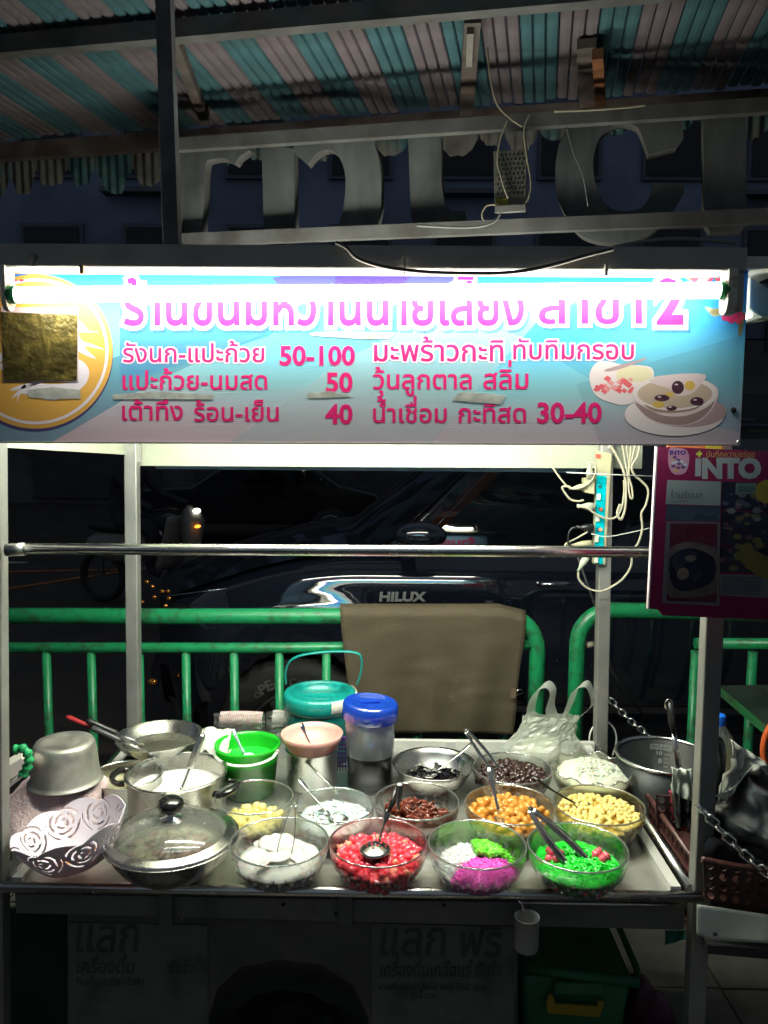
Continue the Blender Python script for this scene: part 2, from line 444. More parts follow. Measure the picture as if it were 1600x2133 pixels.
# =================================================================== OLD LETTER SIGN (seen from behind) on its frame
sa = radians(12); SO = atY(980, 248, 1.22)
SU = Vector((cos(sa), -sin(sa), 0)); SN = Vector((sin(sa), cos(sa), 0))
def onS(px, py, off=0):
    d = rayd(px, py); t = (SO+SN*off-CAM).dot(SN)/d.dot(SN); return CAM + d*t
sgn = thing('letter_sign', 'old grey sign of big cut out letters seen from behind on a steel frame', 'sign', tuple(onS(360, 500)))
part('top_rail', MB().bar(onS(352, 304), onS(1640, 218), .03, .045), oldst2, sgn)
part('bottom_rail', MB().bar(onS(352, 502), onS(1640, 449), .03, .045), oldst2, sgn)
ap_ = atY(356, 300, .60)
part('support_post', MB().bar((ap_.x+.004, .60, 2.0), (ap_.x-.012, .60, 2.95), .040, .04, up=(0,1,0)), M('dark awning post', (.26,.26,.29), .7, .1, .3, 8, dirt=.5, dcol=(.06,.045,.04)), awn)
part('side_post', MB().bar(onS(352, 250), onS(362, 530), .06, .05, up=tuple(SN)), M('dark frame post', (.13,.13,.13), .7, .1, .3, 8, dirt=.5, dcol=(.06,.05,.05)), sgn)
lm = M('grimy letter sheet', (.15,.165,.17), .9, 0, .25, 5, .15, 40, aniso=(3,3,.7), dirt=.75, dcol=(.07,.07,.075), dscale=3)
ret = M('letter edge', (.13,.13,.13), .9, 0, .2, 9)
def letter(loops, depth=.05, off=.035):
    """a cut-out letter: outline in photo pixels on the sign plane"""
    vis = MB(); L2 = [[Vector((p[0], -p[1])) for p in lp] for lp in loops]
    if area(L2[0]) < 0: L2[0] = L2[0][::-1]
    V, Fc = fill(L2)
    n = len(V); F1 = [onS(p.x, -p.y, off) for p in V]; F2 = [q+SN*depth for q in F1]
    vis.add(F1, [tuple(f) for f in Fc], 0, False); vis.add(F2, [tuple(reversed(f)) for f in Fc], 0, False)
    for lp in L2:
        m = len(lp); A = [onS(p.x, -p.y, off) for p in lp]; B = [q+SN*depth for q in A]
        vis.add(A+B, [(i, i+m, (i+1) % m+m, (i+1) % m) for i in range(m)], 1, False)
    part('letter', vis, [lm, ret], sgn)
def sm(pts, n=5): return [(v.x, v.y) for v in spline([(x, y, 0) for x, y in pts], n)]
# hooked stroke, twin-leg arch, plain stroke, big C, block stem, cut as in the photo
letter([[(372,300),(372,505),(418,503)] + sm([(425,420),(428,345),(440,332),(470,330),(487,340),(497,328)]) + [(520,312),(415,300)]])
letter([[(545,300),(550,488),(614,486),(612,310)]])
letter([[(612,300),(612,316)] + sm([(640,342),(662,318),(690,312),(712,338),(720,380),(716,430),(706,466)]) + sm([(720,480),(752,492),(786,466)]) + sm([(794,430),(794,370),(788,325),(770,286),(730,278)])])
letter([[(850,286),(856,448),(862,470),(880,478)] + sm([(915,486),(948,482),(972,462)]) + [(968,440)] + sm([(940,440),(928,425),(921,390),(919,340)]) + [(919,284)]])
letter([[(1185,262)] + sm([(1165,300),(1157,345),(1160,400),(1180,450),(1215,492),(1275,506),(1340,494),(1385,465),(1408,430),(1424,402)]) + [(1427,384),(1362,380)] + sm([(1356,405),(1336,432),(1300,440),(1262,425),(1240,380),(1236,330),(1250,285),(1275,262)])])
letter([[(1270,262)] + sm([(1300,256),(1330,268),(1350,320)]) + [(1352,322),(1410,308),(1424,290),(1420,232),(1340,240)]])
letter([[(1465,238),(1467,430),(1472,470),(1480,484),(1545,482),(1556,468),(1554,232)]])
# power pack with perforated cover and its leads
pp = thing('power_supply', 'small perforated power supply box hanging by wires between the old letters', 'power supply', tuple(onS(1060, 430, -.03)))
A, B, C_, D = onS(1028, 314, -.05), onS(1098, 310, -.05), onS(1096, 432, -.05), onS(1030, 434, -.05)
part('case', MB().prism([D, C_, B, A], (0,0,0), SN*.04), M('perforated zinc', (.22,.22,.19), .5, .5, .2, 20), pp, bevel=.002)
holes = MB()
for r_ in range(9):
    for c_ in range(7):
        q = A.lerp(B, (c_+1+(r_ & 1)*.4)/8.2).lerp(D.lerp(C_, (c_+1+(r_ & 1)*.4)/8.2), (r_+1)/12)
        holes.box(q-SN*.0008, (.006,.002,.006), -sa)
part('vent_hole', holes, M('hole black', (.008,.008,.01), .9), pp, kind='stuff')
q = D.lerp(A, .1).lerp(C_.lerp(B, .1), .25); part('label', MB().box(q-SN*.003, (.04,.002,.022), -sa), M('yellow label', (.42,.36,.05), .5), pp)
part('terminal_strip', MB().box(D.lerp(C_, .5)-SN*.004+Vector((0,0,-.005)), (.1,.02,.02), -sa), M('terminal grey', (.25,.25,.24), .5), pp)
cream = lambda: M('cream cable', (.40,.37,.27), .5, 0, .1, 30)
wire = lambda pts, r=.0035, off=-.06, n=6: MB().tube(spline([onS(x, y, off) for x, y in pts], n), r, 6)
single('cable', wire([(1012,50),(1020,150),(1035,215),(1062,246),(1088,264)], .003), cream(), 'thin pale cable drooping from the awning onto the upper sign rail', 'cable', 'loose cables around the old sign')
single('cable', wire([(1058,248),(1042,290),(1036,335),(1044,370),(1052,396),(1058,412)], .003), cream(), 'curved pale lead hanging down in front of the perforated power box', 'cable', 'loose cables around the old sign')
single('cable', wire([(1103,238),(1092,270),(1098,330),(1106,380),(1100,415),(1084,432),(1070,436)], .003), cream(), 'pale lead running past the edge of the power box', 'cable', 'loose cables around the old sign')
single('cable', wire([(1070,436),(1040,428),(1015,428),(1004,446),(1008,460)], .003), cream(), 'short pale lead curling below the power box', 'cable', 'loose cables around the old sign')
single('cable', wire([(868,470),(950,474),(1000,472),(1030,462),(1042,446)], .004), M('grey cable', (.25,.26,.26), .5), 'grey cable lying along the lower rail of the old sign', 'cable', 'loose cables around the old sign')
single('cable', wire([(1155,232),(1230,229),(1300,224),(1345,219)], .004), cream(), 'pale cable lying on the upper rail of the old sign', 'cable', 'loose cables around the old sign')
single('cable', wire([(1180,265),(1195,320),(1215,370),(1225,430)], .002), M('grey cable'), 'thin cable dangling in front of the big round letter', 'cable', 'loose cables around the old sign')

# =================================================================== THE CART
ZT = .72; BY = -.20; TY = -.255
cart = thing('food_cart', 'stainless steel dessert cart with square posts, chrome rails and a flat roof', 'food cart', (0, .4, 0))
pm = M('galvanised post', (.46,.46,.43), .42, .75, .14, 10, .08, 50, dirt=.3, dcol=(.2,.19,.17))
def frontpost(pa, pb, w=.037):
    a, b = atY(*pa, .0), atY(*pb, .0); d = b-a; d.normalize()
    a2 = a - d*((2.0-a.z)/-d.z*-1) if False else a + d*((1.93-a.z)/d.z); b2 = b + d*((.12-b.z)/d.z)
    sx = w/2 if a.x > 0 else -w/2
    return MB().bar(a2+Vector((sx, w/2, 0)), b2+Vector((sx, w/2, 0)), w, w, up=(0,1,0))
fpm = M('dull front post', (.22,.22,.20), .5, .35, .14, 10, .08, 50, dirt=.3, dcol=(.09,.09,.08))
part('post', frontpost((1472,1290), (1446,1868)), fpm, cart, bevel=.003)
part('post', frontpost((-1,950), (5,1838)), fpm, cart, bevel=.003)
RY = .80
def rearpost(pa, pb, w=.038):
    a, b = atY(*pa, RY), atY(*pb, RY); d = (b-a).normalized()
    a2 = a + d*((1.93-a.z)/d.z); b2 = b + d*((.12-b.z)/d.z)
    return MB().bar(a2, b2, w, w, up=(0,1,0))
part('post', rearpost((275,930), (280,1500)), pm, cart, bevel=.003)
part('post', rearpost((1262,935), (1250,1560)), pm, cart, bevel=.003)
# crossbar and tray edge rails
p0, p1 = atY(22,1143,-.0), atY(1500,1151,-.0)
part('crossbar', MB().tube([p0, p1], .0115, 20), chrome(), cart)
part('crossbar_joint', MB().tube([atY(14,1146,-.0), atY(52,1144,-.0)], .0135, 16), steel_dull(), cart)
fr0, fr1 = atY(2,1847,-.005), atY(1462,1868,-.005)
part('front_rail', MB().tube([fr0, fr1], .0115, 20), chrome(), cart)
XL, XR = fr0.x+.02, fr1.x-.03
part('tray', MB().box(((XL+XR)/2, .40, ZT-.006), (XR-XL-.02, .80, .012)), M('tray steel', (.74,.74,.69), .42, 1, .16, 7, .12, 30, dirt=.35, dcol=(.22,.21,.19), dscale=9), cart)
for nm, x in (('side_flange', XR-.022), ('side_flange', XL+.01)):
    part(nm, MB().box((x, .40, ZT+.006), (.022, .79, .022)), M('flange white steel', (.7,.7,.65), .4, .3, .1, 9), cart)
part('side_rail', MB().tube([(XR+.012, .01, ZT+.008), (XR+.012, .80, ZT+.008)], .011, 14), chrome(), cart)
part('side_rail', MB().tube([(XL-.005, .01, ZT+.008), (XL-.005, .80, ZT+.008)], .011, 14), chrome(), cart)
ra, rb = atY(250,1540,RY+.0), atY(1245,1552,RY+.0)
part('rear_rail', MB().tube([ra, rb], .0095, 14), chrome(), cart)
part('rail_clip', MB().box(atY(938,1556,RY-.012), (.03,.02,.04)), M('pale clip', (.6,.6,.55), .5), cart)
part('rear_ledge', MB().box(((XL+XR)/2, .79, ZT+.012), (XR-XL, .02, .024)), MATS['flange white steel'], cart)
# apron
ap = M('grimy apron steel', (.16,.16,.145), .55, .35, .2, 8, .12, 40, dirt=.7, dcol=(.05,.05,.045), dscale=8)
a0, a1 = atY(30,1862,.012), atY(1428,1886,.012)
b0, b1 = atY(33,1903,.012), atY(1425,1938,.012)
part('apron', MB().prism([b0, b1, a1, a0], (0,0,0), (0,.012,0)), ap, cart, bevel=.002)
part('tray_lip', MB().tube([atY(1085,1880,-.002), atY(1430,1886,-.002)], .003, 8), chrome(), cart)
for x in (345, 720):
    part('strap', MB().prism([atY(x-14,1930,.0), atY(x+14,1931,.0), atY(x+14,1862,.0), atY(x-14,1861,.0)], (0,0,0), (0,.009,0)), M('strap steel', (.11,.12,.105), .5, .4, .2, 9), cart, bevel=.001)
for q in ((590,1884),(700,1904),(925,1886)):
    part('screw', MB().sphere(atY(*q, .008), (.004,.003,.004), 8, 5), M('hole black'), cart)
# lower front panel; its rounded hole is added to stand for a soft shadow
lp = [Vector((-40,-2200)), Vector((330,-2200)), Vector((380,-2100)), Vector((450,-2035)), Vector((560,-2008)), Vector((660,-2010)), Vector((735,-2045)), Vector((772,-2110)), Vector((778,-2300)), Vector((1076,-2300)), Vector((1076,-1925)), Vector((140,-1900)), Vector((140,-2200))]
pl = [(140,-1896),(1078,-1922),(1078,-2330),(772,-2330),(768,-2120),(735,-2050),(670,-2010),(580,-1998),(500,-2015),(452,-2060),(436,-2120),(434,-2330),(140,-2330)]
PANY = .04
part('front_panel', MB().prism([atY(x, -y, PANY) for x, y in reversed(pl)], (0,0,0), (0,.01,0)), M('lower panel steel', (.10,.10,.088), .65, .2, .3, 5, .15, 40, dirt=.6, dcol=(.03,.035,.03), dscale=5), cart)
lipo = [Vector((x, -y)) for x, y in [(772,-2330),(768,-2120),(735,-2050),(670,-2010),(580,-1998),(500,-2015),(452,-2060),(436,-2120),(434,-2330)]]
def lipf(u, v):
    k = u*(len(lipo)-1); i = min(int(k), len(lipo)-2); q = lipo[i].lerp(lipo[i+1], k-i); q = q.lerp(Vector((603, 2210)), .30*(1-cos(v*pi/2))*1.0)
    return atY(q.x, q.y, PANY+.009+.16*sin(v*pi/2))
part('shadow_hole_lip', MB().grid(lipf, 48, 12), MATS['lower panel steel'], cart)  # added lip curving inward, so the shadow shape darkens gradually
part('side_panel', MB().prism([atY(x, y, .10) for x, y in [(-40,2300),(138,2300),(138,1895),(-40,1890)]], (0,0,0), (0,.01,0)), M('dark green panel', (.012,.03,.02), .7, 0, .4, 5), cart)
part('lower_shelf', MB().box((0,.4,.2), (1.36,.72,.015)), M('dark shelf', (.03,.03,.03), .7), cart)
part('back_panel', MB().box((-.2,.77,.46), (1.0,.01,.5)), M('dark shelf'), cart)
# two weathered paper stickers with ghost print
stk = M('old sticker paper', (.13,.13,.115), .85, 0, .3, 7, .2, 60, dirt=.85, dcol=(.05,.06,.05), dscale=7)
ink = M('dark faded ink', (.058,.058,.050), .8, 0, .3, 20)
def ghost(x0, y0, x1, y1, lab, lines):
    t = thing('sticker', lab, 'sticker', tuple(atY((x0+x1)/2, y1, PANY)), 'old drink stickers on the lower panel')
    part('paper', MB().prism([atY(x0,y1,PANY-.003), atY(x1,y1,PANY-.003), atY(x1-2,y0+6,PANY-.003), atY(x0,y0,PANY-.003)], (0,0,0), (0,.0025,0)), stk, t)
    for s_, a, b, base, bold, hs, sl in lines:
        part('lettering', letters(MB(), s_, px2(PANY, .0042), a, b, -base, bold, hs, 0, sl), ink, t)
ghost(143,1922,434,2330,'dark weathered sticker with half worn away lettering below the lidded pan', [('แลก',158,285,1983,.01,1.25,.1), ('เครื่องดื่ม',160,278,2027,.02,1.2,.1), ('ซันโว',350,402,2026,.02,1.2,.1), ('กินดื่มสุขใจ นำฝา',160,300,2052,.01,1,0)])
ghost(775,1924,1072,2330,'dark weathered sticker with bolder lettering below the bowl of red pieces', [('แลก',792,925,1990,.01,1.2,.1), ('ฟรี',955,1042,1992,.02,1.1,.1), ('เครื่องดื่มเกลือแร่ ซันโว',792,1042,2034,.03,1.4,.1), ('ฝาเครื่องดื่มเกลือแร่ ซันโว โปรดี มาก',790,1010,2062,.02,1.1,0), ('วันนี้ รวม',855,908,2080,.02,1.1,0)])
# roof slab, side boards and rear board
part('roof', MB().box((.0,.33,1.985), (1.5,1.1,.02)), white_paint(), cart)
part('rear_board', MB().prism([atY(266,970,RY+.03), atY(1337,976,RY+.03), atY(1337,976,RY+.03)+Vector((0,0,.38)), atY(266,970,RY+.03)+Vector((0,0,.38))], (0,0,0), (0,.006,0)), M('pale board', (.30,.32,.25), .55, 0, .05, 6, dirt=.12, dcol=(.5,.45,.33)), cart)
part('post_plate', MB().box(atY(288,942,RY-.002), (.02,.012,.06)), pm, cart)
la = Vector((-.735, .03, atX(12,932,-.735).z)); lb = Vector((-.735, .78, 0)); 
lb.z = atY(262,947,.78).z; la.z = atY(12,932,.03).z
part('side_board', MB().prism([la, lb, Vector((lb.x,lb.y,1.97)), Vector((la.x,la.y,1.97))], (0,0,0), (.006,0,0)), MATS['pale board'], cart)

# rounded lamp housings ---------------------------------------------------------
hous = M('lamp housing enamel', (.45,.44,.39), .45, .1, .08, 8, dirt=.3, dcol=(.25,.22,.16), dscale=9)
housw = M('lamp holder cream', (.72,.7,.58), .45, 0, .08, 20, dirt=.55, dcol=(.3,.18,.08), dscale=70)
capg = M('green tube cap', (.03,.3,.1), .4)
def holder(x, y, z, sgn_, w=.018, hd=.018):
    """end plate hanging from the housing, round at the bottom"""
    out = [(-hd, .04), (hd, .04)] + [(hd*cos(a), -.012+.022*sin(a)) for a in [-i*pi/8 for i in range(0, 9)]]
    return MB().prism([Vector((x, y+p[0], z+p[1])) for p in out], (0,0,0), (sgn_*w,0,0))
def batten(label, x0, x1, y, z, strength, name='tube_light', back=0, group='tube lights of the stalls'):
    t = thing(name, label, 'light', ((x0+x1)/2, y, z), group)
    h = MB().box(((x0+x1)/2, y-.055, z), (x1-x0+.085, .045, .07)) if back else MB().box(((x0+x1)/2, y+.01, z+.065), (x1-x0+.085, .085, .055))
    part('housing', h, hous, t, bevel=.004)
    for s_, x in ((-1, x0-.012), (1, x1+.012)):
        part('lamp_holder', holder(x, y, z, s_), housw, t, bevel=.002)
    part('tube', MB().tube([(x0+.012,y,z), (x1-.012,y,z)], .0145, 20, cap=False), emit_mat('lit tube %s' % strength, (1,1,.84), strength), t)
    for x, s_ in ((x0,1), (x1,-1)):
        part('tube_cap', MB().tube([(x-.006*s_,y,z), (x+.014*s_,y,z)], .0148, 16), capg, t)
    return t
t0, t1 = atY(20,614,TY), atY(1512,605,TY)
zt_ = (t0.z+t1.z)/2
fl = thing('tube_light', 'long lit white tube in a cream housing above the printed banner', 'light', ((t0.x+t1.x)/2, TY, zt_), 'tube lights of the stalls')
hz0 = atY(0,512,TY-.012); hz1 = atY(1560,508,TY-.012); hb = atY(800,561,TY-.012)
hx1 = atY(1558,540,TY-.012).x
Hm = MB(); zb, zt2 = hb.z, (hz0.z+hz1.z)/2
Hm.box(((t0.x-.12+hx1)/2, (TY-.012+BY-.008)/2, (zb+zt2)/2), (hx1-t0.x+.12, BY-.008-TY+.012, zt2-zb))
part('housing', Hm, hous, fl, bevel=.003)
part('housing_end', MB().box((hx1-.014, TY+.012, zb-.032), (.026,.042,.064)), hous, fl, bevel=.004)
for s_, x in ((-1, t0.x+.0), (1, t1.x-.002)):
    part('lamp_holder', holder(x, TY+.004, zt_+.0, s_, .009 if s_ < 0 else .016), housw, fl, bevel=.001)
part('tube', MB().tube([(t0.x+.012,TY,t0.z), (t1.x-.012,TY,t1.z)], .0128, 20, cap=False), emit_mat('lit front tube', (1,.985,.9), TUBE_FRONT), fl)
for x, z, s_ in ((t0.x,t0.z,1), (t1.x,t1.z,-1)):
    part('tube_cap', MB().tube([(x-.002*s_,TY,z), (x+.012*s_,TY,z)], .0148, 16), capg, fl)
part('screw_hole', MB().tube([atY(71,541,TY-.0135), atY(71,541,TY-.010)], .010, 14), M('hole black'), fl)
part('wire_tie', MB().box(atY(171,562,TY-.014), (.006,.006,.014)), M('tie brown', (.3,.2,.1), .6), fl)
part('wire_tie', MB().box(atY(843,552,TY-.014), (.004,.004,.03)), M('tie cream', (.5,.47,.38), .6), fl)
part('wire_tie', MB().box(atY(1263,562,TY-.014), (.005,.004,.02)), M('tie cream'), fl)
single('cable', MB().tube(spline([atY(x, y, TY-.022) for x, y in [(700,505),(722,516),(745,538),(800,556),(880,566),(960,569),(1040,569),(1100,563),(1160,550),(1220,533),(1278,519)]], 6), .0032, 8), M('dark taupe cable', (.10,.09,.075), .5), 'dark cable sagging across the front of the banner lamp housing', 'cable')
single('cable', MB().tube(spline([atY(x, y, TY-.0) for x, y in [(1278,516),(1330,505),(1400,498),(1470,500),(1530,506)]], 6), .0035, 8), M('grey cable'), 'grey cable lying on top of the banner lamp housing near its end', 'cable')
batten('lit tube hidden under the cart roof just behind the banner', -.6, .6, .03, 1.90, TUBE_INNER)
batten('lit tube hidden under the cart roof near the rear board', -.6, .6, .36, 1.90, TUBE_INNER)
batten('lit tube facing the street above the rear banner of the cart', -.66, .60, RY+.21, 1.935, TUBE_REAR, back=1)
# neighbour's lamp, seen end on beside the banner
nb = thing('tube_light', 'end of the neighbouring stall lamp housing beside the banner edge', 'light', tuple(atY(1590,640,-.18)), 'tube lights of the stalls')
q = [atY(1563,575,-.17), atY(1600,600,-.17), atY(1640,620,-.17), atY(1640,655,-.17), atY(1588,661,-.17), atY(1570,650,-.17), atY(1561,640,-.17)]
part('housing', MB().prism(q[::-1], (0,0,0), (0,.09,0)), M('neighbour housing', (.3,.29,.26), .5, 0, .1, 8), nb, bevel=.003)
part('tube', MB().tube([atY(1561,655,-.15), atY(1561,655,-.15)+Vector((.06,.5,0))], .006, 12), emit_mat('neighbour tube', (1,.97,.85), 8), nb)
# =================================================================== PRINTED BANNER
def banner_mat():
    m = bpy.data.materials.new('banner print'); m.use_nodes = True; nt = m.node_tree; N = nt.nodes; L = nt.links; b = N['Principled BSDF']
    tc = N.new('ShaderNodeTexCoord'); sp = N.new('ShaderNodeSeparateXYZ'); L.new(tc.outputs['Object'], sp.inputs[0])
    wob = N.new('ShaderNodeTexNoise'); wob.inputs['Scale'].default_value = 1.6; L.new(tc.outputs['Object'], wob.inputs[0])
    mr = N.new('ShaderNodeMapRange'); mr.inputs[1].default_value = 0; mr.inputs[2].default_value = .30
    ad = N.new('ShaderNodeMath'); ad.operation = 'MULTIPLY_ADD'; ad.inputs[1].default_value = .14; L.new(wob.outputs[0], ad.inputs[0]); 
    sb = N.new('ShaderNodeMath'); sb.operation = 'ADD'; sb.inputs[1].default_value = -.07; L.new(sp.outputs[2], sb.inputs[0]); L.new(sb.outputs[0], ad.inputs[2])
    L.new(ad.outputs[0], mr.inputs[0])
    cr = N.new('ShaderNodeValToRGB'); L.new(mr.outputs[0], cr.inputs[0]); e = cr.color_ramp.elements
    e[0].position = 0; e[0].color = (.66,.50,.55,1); e[1].position = 1; e[1].color = (.01,.20,.78,1)
    for p, c in ((.2,(.50,.50,.54,1)), (.38,(.26,.54,.58,1)), (.55,(.18,.54,.66,1)), (.75,(.06,.38,.76,1))):
        k = e.new(p); k.color = c
    L.new(cr.outputs[0], b.inputs['Base Color'])
    wv = N.new('ShaderNodeTexWave'); wv.bands_direction = 'Z'; wv.inputs['Scale'].default_value = 84; wv.inputs['Distortion'].default_value = .3; L.new(tc.outputs['Object'], wv.inputs[0])
    bp = N.new('ShaderNodeBump'); bp.inputs['Strength'].default_value = .22; bp.inputs['Distance'].default_value = .0005; L.new(wv.outputs[0], bp.inputs['Height']); L.new(bp.outputs[0], b.inputs['Normal'])
    b.inputs['Roughness'].default_value = .6; b.inputs['Specular IOR Level'].default_value = .25; return m
def ribbed(name, col, a=1, rough=.6):
    """print ink on the ribbed board; a<1 is a see-through tint"""
    if name in MATS: return MATS[name]
    m = bpy.data.materials.new(name); m.use_nodes = True; N = m.node_tree.nodes; L = m.node_tree.links; b = N['Principled BSDF']
    b.inputs['Base Color'].default_value = (*col, 1); b.inputs['Roughness'].default_value = rough; b.inputs['Alpha'].default_value = a
    tc = N.new('ShaderNodeTexCoord'); wv = N.new('ShaderNodeTexWave'); wv.bands_direction = 'Z'; wv.inputs['Scale'].default_value = 84; wv.inputs['Distortion'].default_value = .3
    L.new(tc.outputs['Object'], wv.inputs[0]); bp = N.new('ShaderNodeBump'); bp.inputs['Strength'].default_value = .2; bp.inputs['Distance'].default_value = .0005
    L.new(wv.outputs[0], bp.inputs['Height']); L.new(bp.outputs[0], b.inputs['Normal']); MATS[name] = m; return m
bnl = atY(-60, 919, BY); bnr = atY(1541, 925, BY); btl = atY(-60, 566, BY-.0); btr = atY(1559, 560, BY)
bn = thing('banner', 'sky blue printed menu banner with pink Thai lettering behind the long lit tube', 'banner', tuple(bnl))
part('board', MB().prism([bnl, bnr, btr+Vector((0,0,.02)), btl+Vector((0,0,.02))], (0,0,0), (0,.005,0)), banner_mat(), bn)
def flat(parent, name, pts, Y, mat, eps, smooth=0, th=.0002, mb=None, mi=0):
    if smooth: pts = [(p.x, p.y) for p in spline([(x, y, 0) for x, y in pts], smooth, True)]
    lp = [Vector((x, -y)) for x, y in pts]
    if area(lp) < 0: lp = lp[::-1]
    V, Fc = fill([lp], 'nz'); m_ = mb or MB()
    m_.add([atY(p.x, -p.y, Y-eps*.16-.00005) for p in V], Fc, mi, False)
    if mb is None: return part(name, m_, mat, parent)
ray = [ ([(250,640),(560,572),(700,570),(560,700),(250,800)], 'ray blue', (.05,.30,.85), .55),
        ([(560,572),(1010,566),(900,600),(700,640),(620,640)], 'ray violet', (.06,.05,.70), .75),
        ([(700,572),(860,570),(800,640),(690,640)], 'ray deep', (.08,.02,.5), .4),
        ([(900,600),(1100,566),(1250,562),(1080,660),(860,700)], 'ray azure', (.02,.25,.75), .5),
        ([(250,640),(250,560),(330,560),(600,572)], 'ray cyan', (.05,.6,.9), .5),
        ([(480,920),(700,760),(1000,600),(1180,600),(900,920)], 'ray pale', (.62,.80,.80), .33),
        ([(-60,920),(110,920),(330,790),(560,690),(250,740),(-60,860)], 'ray teal', (.12,.42,.55), .5),
        ([(900,640),(1080,700),(1330,850),(1541,900),(1556,640),(1500,600),(1100,650)], 'ray sky', (.05,.50,.78), .2),
        ([(1200,800),(1541,700),(1541,924),(1250,924)], 'ray grey teal', (.16,.40,.46), .12) ]
for i, (pts, nm, c, a) in enumerate(ray): flat(bn, 'printed_ray', pts, BY, ribbed(nm, c, a), .0003+.00012*i)
# round logo
cxl, cyl, R0 = 74, 732, 163
def circ(r, n=72, cx=cxl, cy=cyl): return [(cx+r*cos(2*pi*k/n), cy+r*sin(2*pi*k/n)) for k in range(n)]
flat(bn, 'logo_shadow', circ(R0, cx=cxl-1, cy=cyl+4), BY, ribbed('logo shadow ink', (.08,.05,.2), .8), .0018)
flat(bn, 'logo_disc', circ(R0-2), BY, ribbed('orange ink', (.74,.40,.07)), .0021)
ring = MB(); ci, co = circ(R0-17, 72), circ(R0-11, 72)
ring.add([atY(*p, BY-.00046) for p in ci+co], [(k, (k+1) % 72, 72+(k+1) % 72, 72+k) for k in range(72)], 0, False)
part('logo_ring', ring, ribbed('pale ink', (.80,.74,.78)), bn)
pale = MATS['pale ink']
for pts in ([(160,670),(172,673),(185,688),(207,691),(180,692),(160,690)], [(160,692),(172,710),(195,718),(216,728),(176,722),(200,747),(166,733),(158,720)],
            [(158,750),(176,756),(186,775),(178,800),(150,822),(110,834),(70,826),(44,820),(36,838),(36,824),(24,830),(44,808),(60,798),(120,800),(158,790)],
            [(20,812),(50,800),(90,796),(40,812)], [(0,738),(12,730),(8,748),(-10,760)], [(0,760),(14,752),(6,772)]):
    flat(bn, 'logo_flame', pts, BY, pale, .0027, 4)
# gold foil sheet stuck over the logo
foil = M('gold foil', (.10,.08,.022), .34, .5, .6, 7, 1.0, 75, dirt=.45, dcol=(.34,.25,.05), dscale=34)
fo = thing('foil_sheet', 'embossed dark gold foil sheet stuck over the round orange logo', 'foil sheet', tuple(atY(82,797,BY)))
part('sheet', MB().prism([atY(8,793,BY-.0022), atY(160,792,BY-.0022), atY(162,655,BY-.0022), atY(2,650,BY-.0022), ], (0,0,0), (0,.0006,0)), foil, fo)
part('backing', MB().prism([atY(7,795,BY-.0014), atY(163,795,BY-.0014), atY(164,640,BY-.0014), atY(2,640,BY-.0014)], (0,0,0), (0,.0003,0)), M('foil backing', (.6,.45,.45), .6), fo)
# lettering
pink = ribbed('pink ink', (.78,.0,.16)); halo = ribbed('halo ink', (.86,.72,.80)); shade = ribbed('soft shadow ink', (.05,.2,.6), .45)
def line(txt, x0, x1, base, bold=.02, hal=.075, hs=1.0, eps=.003, sh=False):
    P = px2(BY, eps*.16+.00008)
    if sh: part('letter_shadow', letters(MB(), txt, lambda u, v: atY(u+5, -v+6, BY-.0004), x0, x1, -base, hal, hs), shade, bn)
    if hal:
        o = letters(MB(), txt, px2(BY, eps*.16), x0, x1, -base, hal, hs); part('letter_halo', o, halo, bn)
    part('lettering', letters(MB(), txt, P, x0, x1, -base, bold, hs), pink, bn)
line('ร้านขนมหวานนายเลี้ยง', 260, 1090, 676, .022, .10, 1.22, .0036, True)
line('สาขา', 1124, 1336, 673, .016, .085, .92, .0036, True)
line('2', 1372, 1420, 672, .04, .12, 1.15, .0036, True)
line('รังนก-แปะก้วย', 257, 550, 754, .014, .07); line('50-100', 584, 738, 760, .028, 0)
line('มะพร้าวกะทิ', 780, 1048, 752, .014, .07); line('ทับทิมกรอบ', 1070, 1320, 748, .014, .07)
line('แปะก้วย-นมสด', 256, 556, 811, .014, 0); line('50', 681, 733, 816, .028, 0)
line('วุ้นลูกตาล', 778, 982, 810, .014, 0); line('สลิ่ม', 1008, 1100, 810, .014, 0)
line('เต้าทึง', 255, 380, 875, .014, 0); line('ร้อน-เย็น', 405, 580, 877, .014, 0); line('40', 679, 733, 882, .028, 0)
line('น้ำเชื่อม', 778, 930, 880, .014, 0); line('กะทิสด', 956, 1095, 880, .014, 0); line('30-40', 1121, 1252, 880, .028, 0)
# bits of old tape
tape = M('old paper tape', (.50,.52,.45), .75, 0, .3, 40, .3, 90, alpha=.6)
for k, pts in enumerate(([(644,693),(700,690),(826,692),(812,706),(760,707),(700,703),(648,700)], [(235,822),(320,815),(445,822),(444,832),(300,831),(235,832)],
            [(640,818),(690,814),(735,826),(680,829),(640,829)], [(958,816),(1010,819),(1054,824),(1044,842),(990,838),(941,834)], [(58,812),(110,806),(168,812),(168,830),(110,832),(60,828)])):
    single('tape_strip', MB().prism([atY(x, y, BY-.0012) for x, y in reversed(pts)] if area([Vector((x,-y)) for x, y in pts]) < 0 else [atY(x, y, BY-.0012) for x, y in pts], (0,0,0), (0,.0003,0)), tape,
           ['torn paper tape strip right under the banner title', 'long torn tape strip between the second and third menu lines on the left', 'short tape scrap under the middle price 50', 'slanted tape strip above the word for fresh coconut milk', 'wrinkled tape scrap under the gold foil sheet'][k], 'tape', 'old tape scraps on the banner')
